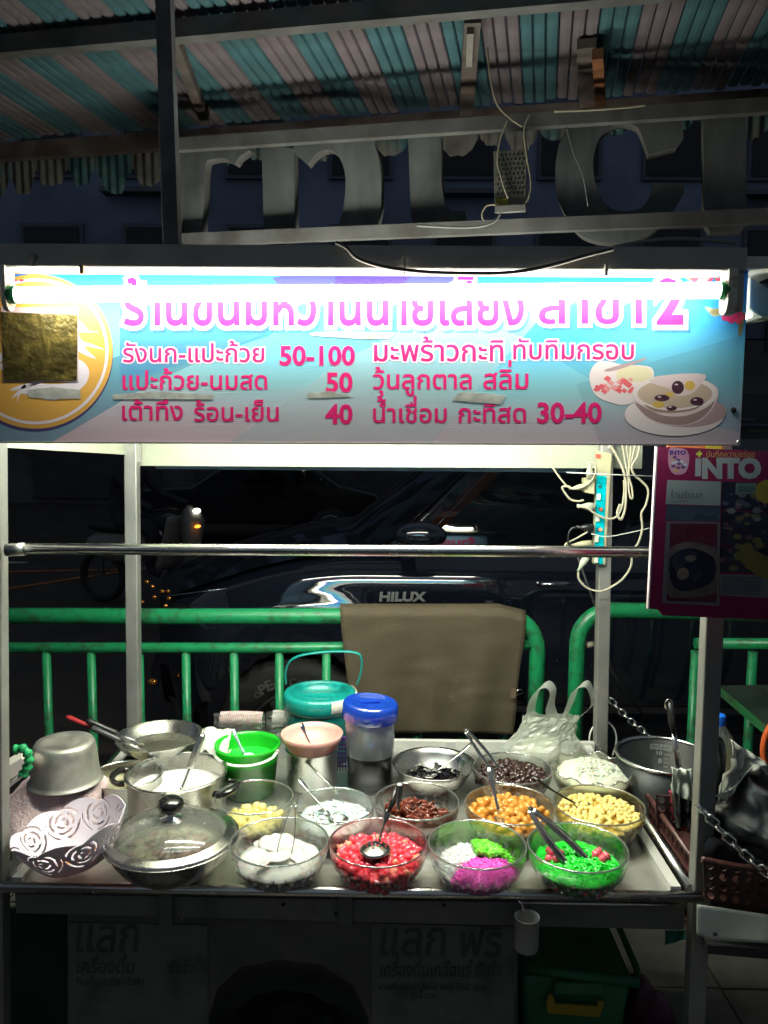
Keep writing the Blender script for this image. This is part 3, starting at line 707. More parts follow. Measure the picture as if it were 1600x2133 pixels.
# flowers in the corner
rose = ribbed('rose ink', (.75,.07,.12)); rose2 = ribbed('light rose ink', (.85,.30,.30)); magenta = ribbed('magenta ink', (.60,.03,.16)); leaf = ribbed('leaf ink', (.22,.20,.08)); wheat = ribbed('wheat ink', (.50,.50,.30), .7)
def flower(cx, cy, r, n, mat, e=.003, sq=1, rot=0):
    for k in range(n):
        a = 2*pi*k/n+rot; ca, sa_ = cos(a), sin(a); q = []
        for d, w in ((.1,0),(.5,.36),(.85,.30),(1,.0),(.85,-.30),(.5,-.36)):
            q.append((cx+(ca*d-sa_*w)*r, cy+(sa_*d+ca*w)*r*sq))
        flat(bn, 'petal', q, BY, mat, e+.00005*k, 3)
flower(1462, 578, 24, 6, rose); flower(1464, 580, 13, 5, rose2, .0036); flower(1412, 574, 8, 4, rose, .0032)
flower(1522, 652, 22, 6, magenta, .003, 1, .4); flower(1537, 660, 16, 5, rose, .0028, 1, .1); flower(1500, 578, 10, 5, rose, .003); flower(38, 584, 12, 2, rose, .003, .6)
for q in ([(1425,574),(1440,560),(1448,578),(1436,584)], [(1410,592),(1440,584),(1432,590)], [(1482,570),(1496,566),(1500,590),(1488,582)], [(1478,650),(1492,642),(1505,652),(1490,656)], [(1540,670),(1552,650),(1546,690),(1538,700)]):
    flat(bn, 'printed_leaf', q, BY, leaf, .0026, 3)
for k in range(7):
    a = .2+k*.12; flat(bn, 'printed_leaf', [(1508-44*cos(a)+0, 650-4+20*(k/6)-8), (1508-30*cos(a), 648+16*(k/6)-8), (1505, 655), (1508-30*cos(a), 652+16*(k/6)-8)], BY, wheat, .0024+.00004*k)
# food pictures
pk = ribbed('dish pink', (.68,.56,.55)); pk2 = ribbed('dish shade', (.42,.30,.30)); soup = ribbed('soup ink', (.52,.40,.30)); dark = ribbed('bean ink', (.05,.01,.03)); yel = ribbed('yolk ink', (.62,.42,.08)); wh = ribbed('dish white', (.78,.70,.68)); redc = ribbed('ruby ink', (.75,.12,.14))
flat(bn, 'printed_dish', [(1228,780),(1250,752),(1300,760),(1358,766),(1354,810),(1310,842),(1270,838),(1238,820)], BY, wh, .0022, 4)
flat(bn, 'printed_dish', [(1290,768),(1320,762),(1356,770),(1350,792),(1310,796),(1286,790)], BY, ribbed('pale jelly ink', (.72,.66,.42)), .0024, 4)
rnd = random.Random(3)
for k in range(26):
    x, y = 1240+rnd.random()*84, 788+rnd.random()*28
    s_ = 5+rnd.random()*4; flat(bn, 'printed_ruby', [(x-s_, y), (x, y-s_*.8), (x+s_, y-s_*.1), (x+s_*.3, y+s_*.9)], BY, redc if k % 3 else ribbed('pink ruby ink', (.82,.32,.32)), .0026+.00002*k)
flat(bn, 'printed_spoon', [(1262,769),(1330,750),(1344,744),(1342,750),(1300,766),(1268,774)], BY, pk2, .0031, 3)
flat(bn, 'printed_saucer', [(1405+104*cos(a*pi/20), 864+44*sin(a*pi/20)) for a in range(40)], BY, wh, .0033)
flat(bn, 'printed_shadow', [(1430+84*cos(a*pi/20), 858+32*sin(a*pi/20)) for a in range(40)], BY, pk2, .0035)
flat(bn, 'printed_bowl', [(1318,815),(1330,850),(1360,878),(1410,887),(1455,878),(1485,850),(1497,815),(1475,795),(1420,782),(1360,786)], BY, pk, .0037, 4)
flat(bn, 'printed_rim', [(1406+89*cos(a*pi/20), 819+37*sin(a*pi/20)) for a in range(40)], BY, wh, .0038)
flat(bn, 'printed_soup', [(1406+78*cos(a*pi/20), 820+30*sin(a*pi/20)) for a in range(40)], BY, soup, .0039)
flat(bn, 'printed_spoon', [(1352,794),(1400,780),(1468,780),(1460,800),(1440,820),(1410,824),(1395,810)], BY, pk, .0041, 4)
for x, y, rx, ry, m_ in ((1412,807,13,14,dark), (1437,803,11,10,yel), (1379,829,16,7,dark), (1452,836,14,9,dark), (1399,850,11,5,dark), (1372,843,12,7,yel), (1395,822,9,5,yel)):
    flat(bn, 'printed_bean', [(x+rx*cos(a*pi/8), y+ry*sin(a*pi/8)) for a in range(16)], BY, m_, .0043)
hil = ribbed('highlight ink', (.72,.62,.60)); shd = ribbed('brown shade ink', (.34,.22,.20), .6)
flat(bn, 'printed_shade', [(1322,838),(1345,866),(1380,882),(1430,884),(1468,866),(1490,834),(1470,850),(1430,866),(1385,866),(1350,852)], BY, shd, .00385, 3)
flat(bn, 'printed_shade', [(1340,842),(1370,852),(1410,855),(1450,848),(1474,834),(1450,852),(1410,860),(1365,858)], BY, ribbed('soup shade ink', (.36,.25,.16), .6), .0040, 3)
for x, y in ((1409,801),(1374,827),(1448,833),(1396,848)): flat(bn, 'printed_glint', [(x-4,y),(x,y-2),(x+4,y),(x,y+1.5)], BY, hil, .0046, 3)
for x, y in ((1381,829),(1455,837),(1400,851)): flat(bn, 'printed_glint', [(x-9,y+3),(x-3,y+4.5),(x+5,y+3),(x-3,y+3.4)], BY, ribbed('dark red ink', (.22,.04,.06)), .0045, 3)
part('screw', MB().sphere(atY(1528,854,BY-.002), (.005,.003,.005), 10, 6), M('hole black'), bn)
part('screw', MB().sphere(atY(1538,921,BY-.003), (.004,.003,.004), 10, 6), chrome(), bn)
part('bottom_trim', MB().bar(atY(-60,921,BY-.001), atY(1541,927,BY-.001), .007, .003), M('trim grey', (.35,.34,.33), .4, .5), bn)

# rear banner facing the street, mirrored in the pickup
rb_ = thing('banner', 'rear printed banner of the cart facing the street, seen mirrored in the pickup window', 'banner', (0, RY+.12, 1.6))
part('board', MB().box((0, RY+.125, 1.735), (1.36,.006,.32)), ribbed('rear banner print', (.25,.5,.75)), rb_)
part('lettering', letters(MB(), 'ร้านขนมหวานนายเลี้ยง สาขา 2', lambda u, v: Vector((-u, RY+.130, v)), -.6, .6, 1.76, .03, 1.1), pink, rb_)
part('lettering', letters(MB(), 'รังนก-แปะก้วย 50-100 ทับทิมกรอบ', lambda u, v: Vector((-u, RY+.130, v)), -.6, .5, 1.67, .02, 1.0), pink, rb_)

# =================================================================== MENU POSTER BOARD AT THE RIGHT POST
MY = -.075
ms = thing('menu_board', 'magenta poster board with big white letters and food photos on the near right post', 'signboard', tuple(atY(1470,1278,MY)))
P = lambda pts, e=0: [atY(x, y, MY-e) for x, y in pts]
crim = M('crimson print', (.17,.008,.042), .22, 0, .08, 5, coat=.3)
bd = [(1351,1268),(1371,1270),(1380,1282),(1700,1296),(1700,944),(1369,930)]
part('board', MB().prism(P(bd), (0,0,0), (0,.008,0)), [M('crimson print')], ms)
part('board_edge', MB().bar(atY(1369.5,930,MY+.004)-Vector((.002,0,0)), atY(1351.5,1268,MY+.004)-Vector((.002,0,0)), .003, .010, up=(0,1,0)), M('board core', (.75,.6,.6), .5), ms)
def mp(name, pts, mat, e, sm_=0): return flat(ms, name, pts, MY, mat, e, sm_)
offw = M('poster grey white', (.22,.23,.21), .4, 0, .06, 8); navy = M('poster navy', (.012,.013,.024), .25, 0, .3, 12)
def sk(x, y):   # skew with the board's left edge
    return (x - (y-930)*.028, y)
mp('grey_panel', [sk(1392,1000), sk(1504,1003), sk(1504,1053), sk(1390,1050)], offw, .0010)
mp('dark_panel', [sk(1392,1052), sk(1504,1055), sk(1504,1085), sk(1390,1084)], M('poster slate', (.03,.04,.06), .3), .0010)
mp('photo_frame', [sk(1392,1086), sk(1504,1087), sk(1508,1262), sk(1388,1256)], M('poster frame grey', (.11,.105,.105), .4), .0012)
mp('food_photo', [sk(1401,1090), sk(1499,1091), sk(1502,1255), sk(1397,1252)], M('poster dark red', (.07,.008,.016), .3), .0015)
mp('food_photo', [sk(1398+0,1160), sk(1405,1140), sk(1440,1128), sk(1480,1135), sk(1501,1150), sk(1502,1225), sk(1480,1240), sk(1430,1246), sk(1399,1236)], M('poster brown bowl', (.10,.07,.06), .3, 0, .3, 30), .0018, 3)
mp('food_photo', [sk(1402,1165), sk(1440,1142), sk(1492,1160), sk(1496,1205), sk(1460,1228), sk(1412,1225)], M('poster navy'), .0021, 3)
for c in ((1430,1195,13,13), (1445,1163,12,7)):
    mp('food_photo', [sk(c[0]+c[2]*cos(a*pi/6), c[1]+c[3]*sin(a*pi/6)) for a in range(12)], M('poster dumpling', (.17,.11,.08), .4), .0024)
for k, (y0, y1) in enumerate(((1003,1063),(1065,1136),(1138,1192))):
    mp('food_photo', [sk(1506,y0), sk(1700,y0+5), sk(1700,y1+5), sk(1506,y1)], navy, .0010)
rnd = random.Random(5)
for k in range(60):
    x, y = 1512+rnd.random()*88, 1022+rnd.random()*165
    c = [(.12,.11,.11),(.09,.03,.04),(.11,.08,.02),(.04,.04,.07)][rnd.randrange(4)]
    s_ = 2+rnd.random()*5
    mp('photo_detail', [sk(x+s_*1.5*cos(a*pi/3), y+s_*sin(a*pi/3)) for a in range(6)], M('poster bit %g' % c[0], c, .4), .0013+.00002*k)
mp('food_photo', [sk(1540,1150), sk(1575,1146), sk(1610,1165), sk(1640,1200), sk(1600,1205), sk(1560,1180)], M('poster ochre', (.13,.09,.02), .4), .0028, 3)
mp('food_photo', [sk(1545,1140), sk(1565,1130), sk(1575,1142), sk(1560,1150)], M('poster ochre'), .0026, 3)
mp('photo_panel', [sk(1535,1006), sk(1578,1007), sk(1578,1028), sk(1535,1030)], M('poster mint', (.10,.16,.11), .4), .0030)
mp('text_panel', [sk(1508,1196), sk(1606,1198), sk(1610,1246), sk(1508,1240)], M('poster frame grey'), .0010)
for i in range(8):
    mp('text_line', [sk(1512,1202+i*4.6), sk(1600-(i*7 % 13),1203+i*4.6), sk(1600-(i*7 % 13),1205+i*4.6), sk(1512,1204+i*4.6)], M('poster slate'), .0013)
mp('gold_badge', [sk(1600+24*cos(a*pi/9)*(1+.06*(a % 2)), 1024+24*sin(a*pi/9)*(1+.06*(a % 2))) for a in range(18)], M('poster gold', (.24,.16,.02), .4), .0032)
wp = M('poster white', (.30,.30,.28), .4)
def mtext(t, x0, x1, base, bold, hs, mat, e=.002): part('lettering', letters(MB(), t, px2(MY, e), x0, x1, -base, bold, hs), mat, ms)
mp('lettering', [(1449,955),(1461,955),(1460,992),(1448,992)], wp, .0022); mtext('NTO', 1466, 1582, 994, .065, .98, wp)
mtext('บันทึกความอร่อย', 1472, 1572, 952, .01, 1.1, M('poster amber', (.5,.24,.05), .4))
mp('yellow_plus', [(1455,939),(1459,939),(1459,943),(1463,943),(1463,948),(1459,948),(1459,952),(1455,952),(1455,948),(1450,948),(1450,943),(1455,943)], M('poster yellow', (.6,.55,.05), .4), .0020)
mtext('ร้านรังนก', 1397, 1463, 1038, .0, 1.1, M('poster charcoal', (.05,.05,.05), .5)); mtext('รังนก เต้าทึง', 1397, 1433, 1047, .0, 1.0, M('poster frame grey'))
mtext('รังนก', 1537, 1572, 1024, .02, 1.1, M('poster slate'), .0034)
mtext('INTO', 1396, 1428, 947, .05, .9, M('poster indigo', (.04,.02,.14), .4), .0024)
mp('sticker_patch', [(1394,936),(1408,933),(1430,938),(1436,956),(1428,984),(1405,988),(1393,970)], M('poster pinkish', (.5,.22,.28), .4), .0012, 3)
for k in range(14):
    x, y = 1398+rnd.random()*30, 952+rnd.random()*32
    c = [(.5,.5,.5),(.08,.02,.1),(.5,.3,.1),(.5,.02,.08)][k % 4]
    mp('sticker_detail', [(x+5*cos(a*pi/3+k), y+3.5*sin(a*pi/3+k)) for a in range(6)], M('sticker bit %g' % c[1], c, .4), .0015+.00003*k)
single('flyer', MB().box(atY(1448,926,-.03), (.11,.004,.03)), M('orange flyer', (.75,.2,.05), .5), 'strip of orange and yellow flyer peeking out above the magenta board', 'flyer')
single('flyer', MB().box(atY(1486,925,-.032), (.03,.004,.028)), M('yellow flyer', (.75,.55,.05), .5), 'yellow end of a flyer peeking out between banner and magenta board', 'flyer')

# =================================================================== GREEN RAILING
FY = 1.38
fz = lambda px, py: atY(px, py, FY)
f1 = thing('railing', 'green painted pipe railing with balusters behind the cart, ending in a rounded corner', 'railing', (atY(500,1285,FY).x, FY, 0), 'green pipe railings along the kerb')
fpx = M('green gloss paint') if False else green_paint()
def corner(z, xpost, sx, rad=.13):
    return [Vector((xpost - sx*rad + sx*rad*sin(a), FY, z-rad+rad*cos(a))) for a in [i*pi/16 for i in range(9)]]
zt = fz(700,1284).z; xp = fz(1118,1400).x
part('top_rail', MB().tube([Vector((fz(-120,1287).x-1.2, FY, fz(0,1287).z))] + [Vector((fz(400,1285).x, FY, fz(400,1284).z))] + corner(zt+.008, xp, 1) + [Vector((xp, FY, -.02))], .031, 18), fpx, f1)
zl = fz(600,1352).z
part('lower_rail', MB().tube([Vector((fz(0,1355).x-1.2, FY, fz(0,1355).z)), Vector((fz(600,1350).x, FY, fz(600,1350).z)), Vector((xp, FY, fz(1110,1342).z))], .021, 14), fpx, f1)
bal = MB().tube([(0,0,-zl), (0,0,0)], .0165, 12).mesh('baluster', fpx)
for px in (-100,0,98,191,291,388,488,582,680,776,872,966,1050):
    b = inst('baluster', bal, f1, Vector((fz(px,1400).x, FY, zl-.012))-origin(f1), (0, radians((px-700)*.0), 0))
part('post', MB().tube([(fz(-230,1400).x, FY, zt), (fz(-230,1400).x, FY, -.02)], .031, 14), fpx, f1)
f2 = thing('railing', 'green pipe railing starting with a rounded corner behind the power strip post', 'railing', (fz(1400,1285).x, FY, 0), 'green pipe railings along the kerb')
xq = fz(1201,1400).x; zt2 = fz(1330,1272).z
part('top_rail', MB().tube([Vector((xq, FY, -.02))] + corner(zt2, xq, -1)[::-1] + [Vector((3.2, FY, zt2-.02))], .031, 18), fpx, f2)
part('lower_rail', MB().tube([(fz(1222,1344).x, FY, fz(1220,1344).z), (fz(1236,1342).x, FY, fz(1236,1342).z)], .012, 10), M('bare weld', (.3,.28,.2), .6), f2)
part('lower_rail', MB().tube([fz(1448,1340), Vector((3.2, FY, fz(1600,1336).z))], .021, 14), fpx, f2)
for px in (1447, 1566, 1680, 1790): inst('baluster', bal, f2, Vector((fz(px,1400).x, FY, zl+.01))-origin(f2), None, (1.1,1.1,1.05))
# tarp
def tarp(u, v):
    x0, y0 = 707+ (1040-707)*u/.85 if u < .85 else 1040+(1098-1040)*(u-.85)/.15, 1262+(0 if u < .85 else (u-.85)/.15*14)
    x1, y1 = 737+(1068-737)*u, 1532-6*sin(u*3)
    if v > 0: px, py = x0+(x1-x0)*v, y0+(y1-y0)*v
    else: px, py = x0, y0
    rg_ = 1-2*abs(noise.noise(Vector((u*3.1+v*1.2, v*1.1, 7)))); d = .005*rg_*v+.003*(1-2*abs(noise.noise(Vector((u*2-v*4, v*5+u*3, 2)))))+.010*sin(u*9+v*2)*v + .010*sin(u*23+1+v*3)*v + .012*noise.noise(Vector((u*4, v*3, 2)))*v
    if v > .12: px += 1.5*sin(v*9)*u - (1.5*sin(v*5)*(1-u))
    p = atY(px, py, FY-.036-d)
    if v < .06: p.y += .036*(1-v/.06)
    return p
single('tarpaulin', MB().grid(tarp, 40, 34), M('olive brown tarp', (.056,.044,.023), .75, 0, .14, 3, .4, 220, dirt=.3, dcol=(.07,.057,.035), dscale=2.5), 'olive brown tarpaulin sheet draped over the green railing', 'tarpaulin', solid=.003)
bc = thing('binder_clip', 'small binder clip holding the edge of the brown tarpaulin', 'clip', tuple(atY(1070,1443,FY-.07)))
part('clip_body', MB().box(atY(1069,1444,FY-.07), (.018,.012,.035)), M('copper clip', (.55,.38,.28), .3, .8), bc)
part('clip_wire', MB().tube([atY(1074,1438,FY-.07), atY(1086,1436,FY-.07), atY(1089,1444,FY-.07), atY(1076,1448,FY-.07)], .0018, 6), chrome(), bc)

# =================================================================== DARK PICKUP BEHIND THE RAILING
KY = 1.95
paint = M('black car paint', (.006,.008,.014), .06, 0, 0, coat=1.0)
glass = M('tinted car glass', (.004,.006,.009), .03, 0, 0, coat=1.0)
trk = thing('pickup_truck', 'shiny black pickup parked beyond the green railing, facing the motorbike lights', 'pickup truck', (1.6, KY+.95, -.12))
kx = lambda px, py=1200: atY(px, py, KY).x
xF, xS, xB = kx(287), kx(783), kx(783)+2.0     # front, door seam, rear of the front door... 
# cross-section of the side: (z, y offset from KY)
side = [(.30,.09),(.42,.04),(.58,.012),(.72,-.001),(.92,-.005),(.99,-.001),(1.03,.007),(1.055,.017),(1.075,.031),(1.092,.049),(1.11,.072),(1.13,.101),(1.15,.132)]
SS = spline([(a_, b_, 0) for a_, b_ in side], 5)
def body_pt(x, z, dy):
    # flare round the front wheel, pulled in at the nose
    wx = kx(612); d = hypot((x-wx), (z-.38)); fl_ = .034*(.5+.5*cos(pi*min(1, abs(d-.50)/.20)))*min(1, max(0, (1.02-z)/.12)) if z > .3 else 0
    nose = max(0, (xF+.45-x)/.45); 
    return Vector((x, KY+dy - fl_ + .32*nose**2.2, z))
def topz(x):      # height of the body's upper edge
    if x < xS-.05: t = (x-xF)/(xS-.05-xF); return .86+.29*sin(min(1, max(0, t))*pi/2)**.9
    return 1.15
bm_ = MB()
def hood(u, v):
    x = xF+(xS+.12-xF)*u; z = topz(x); nose = max(0, (xF+.45-x)/.45)
    p = body_pt(x, z, .06); return Vector((x-.12*sin(v*pi)*(1-u)*1.0, p.y+v*(1.75-.6*nose**2.2), z+.05*sin(v*pi)+.0))
def side_fn(u, v):
    x = xF+(4.3-xF)*u; q_ = SS[min(int(v*(len(SS)-1)+.5), len(SS)-1)]; z, dy = q_.x, q_.y
    tz = topz(x); z = .3+(z-.3)*(tz-.3)/.85
    return body_pt(x, z, dy)
nu, nv = 170, len(SS)-1
wx, wz, wr = kx(612), .26, .455
vs = [side_fn(i/nu, j/nv) for j in range(nv+1) for i in range(nu+1)]
fs = []
for j in range(nv):
    for i in range(nu):
        q = (j*(nu+1)+i, j*(nu+1)+i+1, (j+1)*(nu+1)+i+1, (j+1)*(nu+1)+i)
        c = sum((vs[k] for k in q), Vector())/4
        if hypot(c.x-wx, c.z-wz) < wr or hypot(c.x-(wx+3.05), c.z-wz) < wr: continue
        fs.append(q)
bm_.add(vs, fs)
bm_.grid(hood, 40, 24)
# nose
bm_.grid(lambda u, v: Vector((xF-.10*sin(u*pi)*(1) , body_pt(xF, .6, .02).y+u*1.15, .3+v*(topz(xF)-.3))), 16, 10)
part('body', bm_, paint, trk)
part('wheel_arch', MB().lathe([(.50,0),(.50,.35)], 32, (0,0,0)), M('arch black', (.01,.01,.01), .9), trk, local=True).matrix_local = Matrix.Translation(Vector((wx, KY+.06, wz))-origin(trk)) @ Matrix.Rotation(-pi/2, 4, 'X')
# cabin: roof, pillars, windows
xA = kx(800,1130); G0, G1 = 1.15, 1.72      # belt and roof height
def gy(z):
    t = (z-G0)/(G1-G0); return KY+.135+.314*t-.045*sin(pi*max(0, min(1.1, t)))
cab = MB()
ra_ = xA+.62; xr_ = 2.75
cab.add([Vector((xA-.02,gy(G0),G0-.01)), Vector((xA+.07,gy(G0),G0-.01)), Vector((ra_+.10,gy(G1),G1)), Vector((ra_,gy(G1),G1))], [(0,1,2,3)])
cab.grid(lambda u, v: Vector((ra_-.05+(xr_-ra_)*u, gy(G1)+v*1.3-.0, G1+.08*sin(pi*min(1,v+.12)))), 12, 12)
cab.box((1.16, gy(1.43)+.012, 1.43), (.09,.02,.60), 0, 0, -atan2(.345,1)); cab.box((2.5, gy(1.43)+.012, 1.43), (.3,.02,.60), 0, 0, -atan2(.345,1))
part('cab_frame', cab, paint, trk)
part('windscreen', MB().grid(lambda u, v: Vector((xA-.0+.60*v - .25*sin(u*pi)*(1-v*.4), gy(G0+v*.57)+u*(1.5-.2*v), G0+.02+v*.56)), 14, 6), glass, trk)
def win(x0, x1, slope):
    g = MB()
    def fn(u, v):
        z = G0+.012+v*(G1-G0-.05); a = x0+slope*(1-(1-v)**1.25); return Vector((a+(x1-a)*u, gy(z)+.012, z))
    return g.grid(fn, 12, 10)
part('side_window', win(xA+.16, 1.12, .52), glass, trk); part('side_window', win(1.20, 2.32, 0), glass, trk)
trim = M('bright trim', (.35,.36,.38), .2, 1, 0)
part('window_trim', MB().tube(spline([Vector((xA+.145, gy(G0)-.0, G0+.01)), Vector((xA+.34, gy(1.36)-.004, 1.36)), Vector((xA+.50, gy(1.52)-.004, 1.52)), Vector((xA+.68, gy(1.64)-.004, 1.64)), Vector((xA+.95, gy(1.69)-.004, 1.69))], 5), .003, 6), M('dark trim', (.05,.055,.07), .15, .5, 0), trk)
part('pillar_trim', MB().tube([Vector((xA+.035, gy(G0)-.004, G0)), Vector((xA+.36, gy(1.47)-.004, 1.47))], .0022, 6), trim, trk)
part('belt_moulding', MB().box(((xA+2.4)/2+.05, gy(G0)-.006, G0+.004), (2.4-xA,.012,.016)), M('rubber black', (.012,.012,.012), .5), trk)
def seam(x0, z0, x1, z1):
    pts = []
    for k in range(13):
        z = z0+(z1-z0)*k/12; x = x0+(x1-x0)*k/12
        i = max(j for j in range(len(side)-1) if side[j][0] <= z+1e-6); f = (z-side[i][0])/(side[i+1][0]-side[i][0]); dy = side[i][1]+(side[i+1][1]-side[i][1])*f
        pts.append(body_pt(x, z, dy)+Vector((0,-.0005,0)))
    return MB().tube(pts, .0028, 6)
for x0, x1 in ((xS, xS), (1.16,1.10), (2.28,2.2)): part('door_seam', seam(x0, 1.14, x1, .32), M('gap black', (.001,.001,.001), .9), trk)
# handle, mirror, badge, headlamp
def handle(px, py):
    a = atY(px, py, KY-.02); h = MB().tube([a+Vector((-.06,.02,0)), a+Vector((-.05,-.012,0)), a+Vector((.05,-.014,.002)), a+Vector((.10,.02,.002))], [.006,.010,.011,.006], 10)
    o = part('door_handle', h, M('handle chrome', (.6,.6,.62), .1, 1, 0), trk)
handle(1150,1216)
a = atY(1215,1216,KY-.01); part('lock', MB().sphere(a, .007, 10, 6), chrome(), trk)
mc = atY(876,1116,KY-.14)
mi_ = MB(); mi_.sphere(mc, (.115,.07,.062), 24, 12)
mi_.v = [(x, y, z if z > mc.z-.03 else mc.z-.03+(z-mc.z+.03)*.3) for x, y, z in mi_.v]
mo = part('wing_mirror', mi_, paint, trk); part('mirror_arm', MB().bar(mc+Vector((-.03,.04,-.03)), mc+Vector((-.05,.24,-.07)), .07, .03), paint, mo)
bdg = letters(MB(), 'HILUX', lambda u, v: atY(u, -v, KY-.014), 791, 884, -1252, .045, .78, 0, .12)
n0 = len(bdg.v); bd2 = MB(); bd2.add(bdg.v, bdg.f, 0, False)
ob = part('badge', bd2, M('badge chrome', (.62,.62,.58), .3, .8, 0), trk); md = ob.modifiers.new('s', 'SOLIDIFY'); md.thickness = .004
hl = MB()
hl.grid(lambda u, v: (lambda x, z: body_pt(x, z, -.004)+Vector((0,-.004*sin(u*pi)*sin(v*pi),0)))(kx(300)+.02+(kx(462)-kx(300))*u, .80-.05*(1-u)+v*(.125*(1-u)+.012)+u*.085), 14, 6)
hlo = part('headlight', hl, M('lamp glass', (.03,.03,.035), .04, .2, 0, coat=1), trk)
for q in ((306,1212),(318,1222),(322,1244),(338,1232),(350,1232),(352,1247),(345,1262),(296,1254)):  # amber beads standing in for street light reflections in the lamp glass
    part('glint_bead', MB().sphere(atY(*q, KY+.10), (.012,.008,.010), 10, 6), M('amber reflector', (.9,.35,.08), .08, .9, 0), hlo)
part('headlight_trim', MB().tube([atY(330,1244,KY+.02), atY(400,1235,KY-.0), atY(472,1226,KY-.02)], .003, 6), trim, trk)
part('bumper', MB().grid(lambda u, v: Vector((xF-.04-.09*sin(u*pi), body_pt(xF, .5, 0).y-.02+u*1.2, .32+.2*v)), 14, 5), paint, trk)
part('fog_light', MB().sphere(atY(318,1420,KY+.2), (.025,.015,.015), 12, 6), M('amber reflector'), trk)
# wheels
def wheel(x, y, z, R=.385, w=.25):
    t = bpy.data.objects.new('wheel', None); COL.objects.link(t); t.parent = trk; t.location = Vector((x, y, z))-origin(trk)
    Rm = Matrix.Rotation(pi/2, 3, 'X')
    def lug(r, zz, a, i):
        if i in (4,5,6,7): return (r+(.008 if int(a*30/pi) % 2 else -.004), 0)
        return (r, 0)
    prof = [(R*.60,-w*.36),(R*.66,-w*.46),(R*.82,-w*.5),(R*.93,-w*.46),(R*.985,-w*.36),(R,-w*.1),(R,w*.1),(R*.985,w*.36),(R*.9,w*.48),(R*.6,w*.36)]
    part('tyre', MB().lathe(prof, 90, (0,0,0), lug, tilt=Rm@Matrix.Rotation(pi,3,'X')), M('tyre rubber', (.016,.016,.016), .75, 0, .2, 30), t, local=True)
    rim = MB().lathe([(R*.6,-w*.36),(R*.57,-w*.40),(R*.55,-w*.2),(R*.2,-w*.12),(0,-w*.13)], 40, tilt=Rm@Matrix.Rotation(pi,3,'X'))
    for k in range(6):
        a = k*pi/3; rim.bar((cos(a)*R*.12, -w*.22, sin(a)*R*.12), (cos(a)*R*.56, -w*.30, sin(a)*R*.56), .05, .03, up=(0,1,0))
    part('rim', rim, M('dark alloy', (.12,.12,.12), .35, .8, .1), t, local=True)
    return t
for xx in (wx, wx+3.05):
    t = wheel(xx, KY+.16, wz)
    tx = MB()
    for s_, a0 in (('OPEN', 128), ('COUNTRY', 92)):
        for k, ch in enumerate(s_):
            a = radians(a0-k*7.0); r = .385*.70
            Rz = Matrix.Rotation(-(a-pi/2), 3, 'Y')
            tx2 = letters(MB(), ch, lambda u, v: Vector((u, 0, v)), -.0155, .0155, 0, .03, .9)
            tx.add([Rz@Vector(v)+Vector((cos(a)*r, -.25*.5-.0015, sin(a)*r)) for v in tx2.v], tx2.f, 0, False)
    part('tyre_lettering', tx, M('tyre print', (.07,.066,.06), .7), t, local=True)
# =================================================================== traffic in the dark street
def car(name, lab, loc, rz, col, L=4.3, lights=None):
    t = thing(name, lab, 'car', loc, None, rz)
    pr = [(-L/2,.35),(-L/2,.75),(-L/2+.15,.92),(-.95,.98),(-.35,1.38),(.85,1.42),(1.45,1.02),(L/2-.1,.88),(L/2,.7),(L/2,.35)]
    mb = MB(); ys = [(-.86,0),(-.88,.35),(-.84,.6),(.84,.6),(.88,.35),(.86,0)]
    mb.prism([Vector((x, -.84, z)) for x, z in pr], (0,0,0), (0,1.68,0))
    part('body', mb, M('car body '+name+lab[:6], col, .15, 0, 0, coat=.8), t, local=True, bevel=.06)
    wn = MB().prism([Vector(( -.82,-.852,1.0)), Vector((1.25,-.852,1.02)), Vector((.8,-.852,1.34)), Vector((-.33,-.852,1.31))], (0,0,0), (0,.01,0))
    part('side_window', wn, glass, t, local=True)
    for x in (-L/2+.85, L/2-.85):
        w_ = bpy.data.objects.new('wheel', None); COL.objects.link(w_); w_.parent = t; w_.location = (x, -.80, .32)
        Rm = Matrix.Rotation(pi/2, 3, 'X')
        part('tyre', MB().lathe([(.2,-.1),(.3,-.1),(.32,-.06),(.32,.1),(.2,.1)], 30, tilt=Rm), M('tyre rubber'), w_, local=True)
        rim = MB().lathe([(.205,.10),(.2,.115),(.185,.10),(.05,.07),(0,.07)], 30, tilt=Rm); part('rim', rim, M('pale alloy', (.35,.35,.36), .3, .8, 0), w_, local=True)
    hlm = MB().sphere((L/2-.08,-.6,.74), (.12,.16,.07), 12, 6); part('headlight', hlm, M('lamp glass'), t, local=True)
    tlm = MB().sphere((-L/2+.03,-.7,.80), (.06,.12,.12), 12, 6); part('tail_light', tlm, M('tail lamp red', (.4,.04,.02), .2, 0, 0, coat=.5), t, local=True)
    return t
q = atY(600,1090,11.2); car('parked_car', 'black saloon barely visible in the dark street behind the motorbike', (q.x-.6, 12.0, -.12), 0, (.006,.007,.010))
q = atY(900,1050,7.4); car('parked_car', 'brownish orange taxi partly seen past the pickup windscreen pillar', (q.x+1.35, 8.3, -.12), radians(8), (.20,.075,.025))
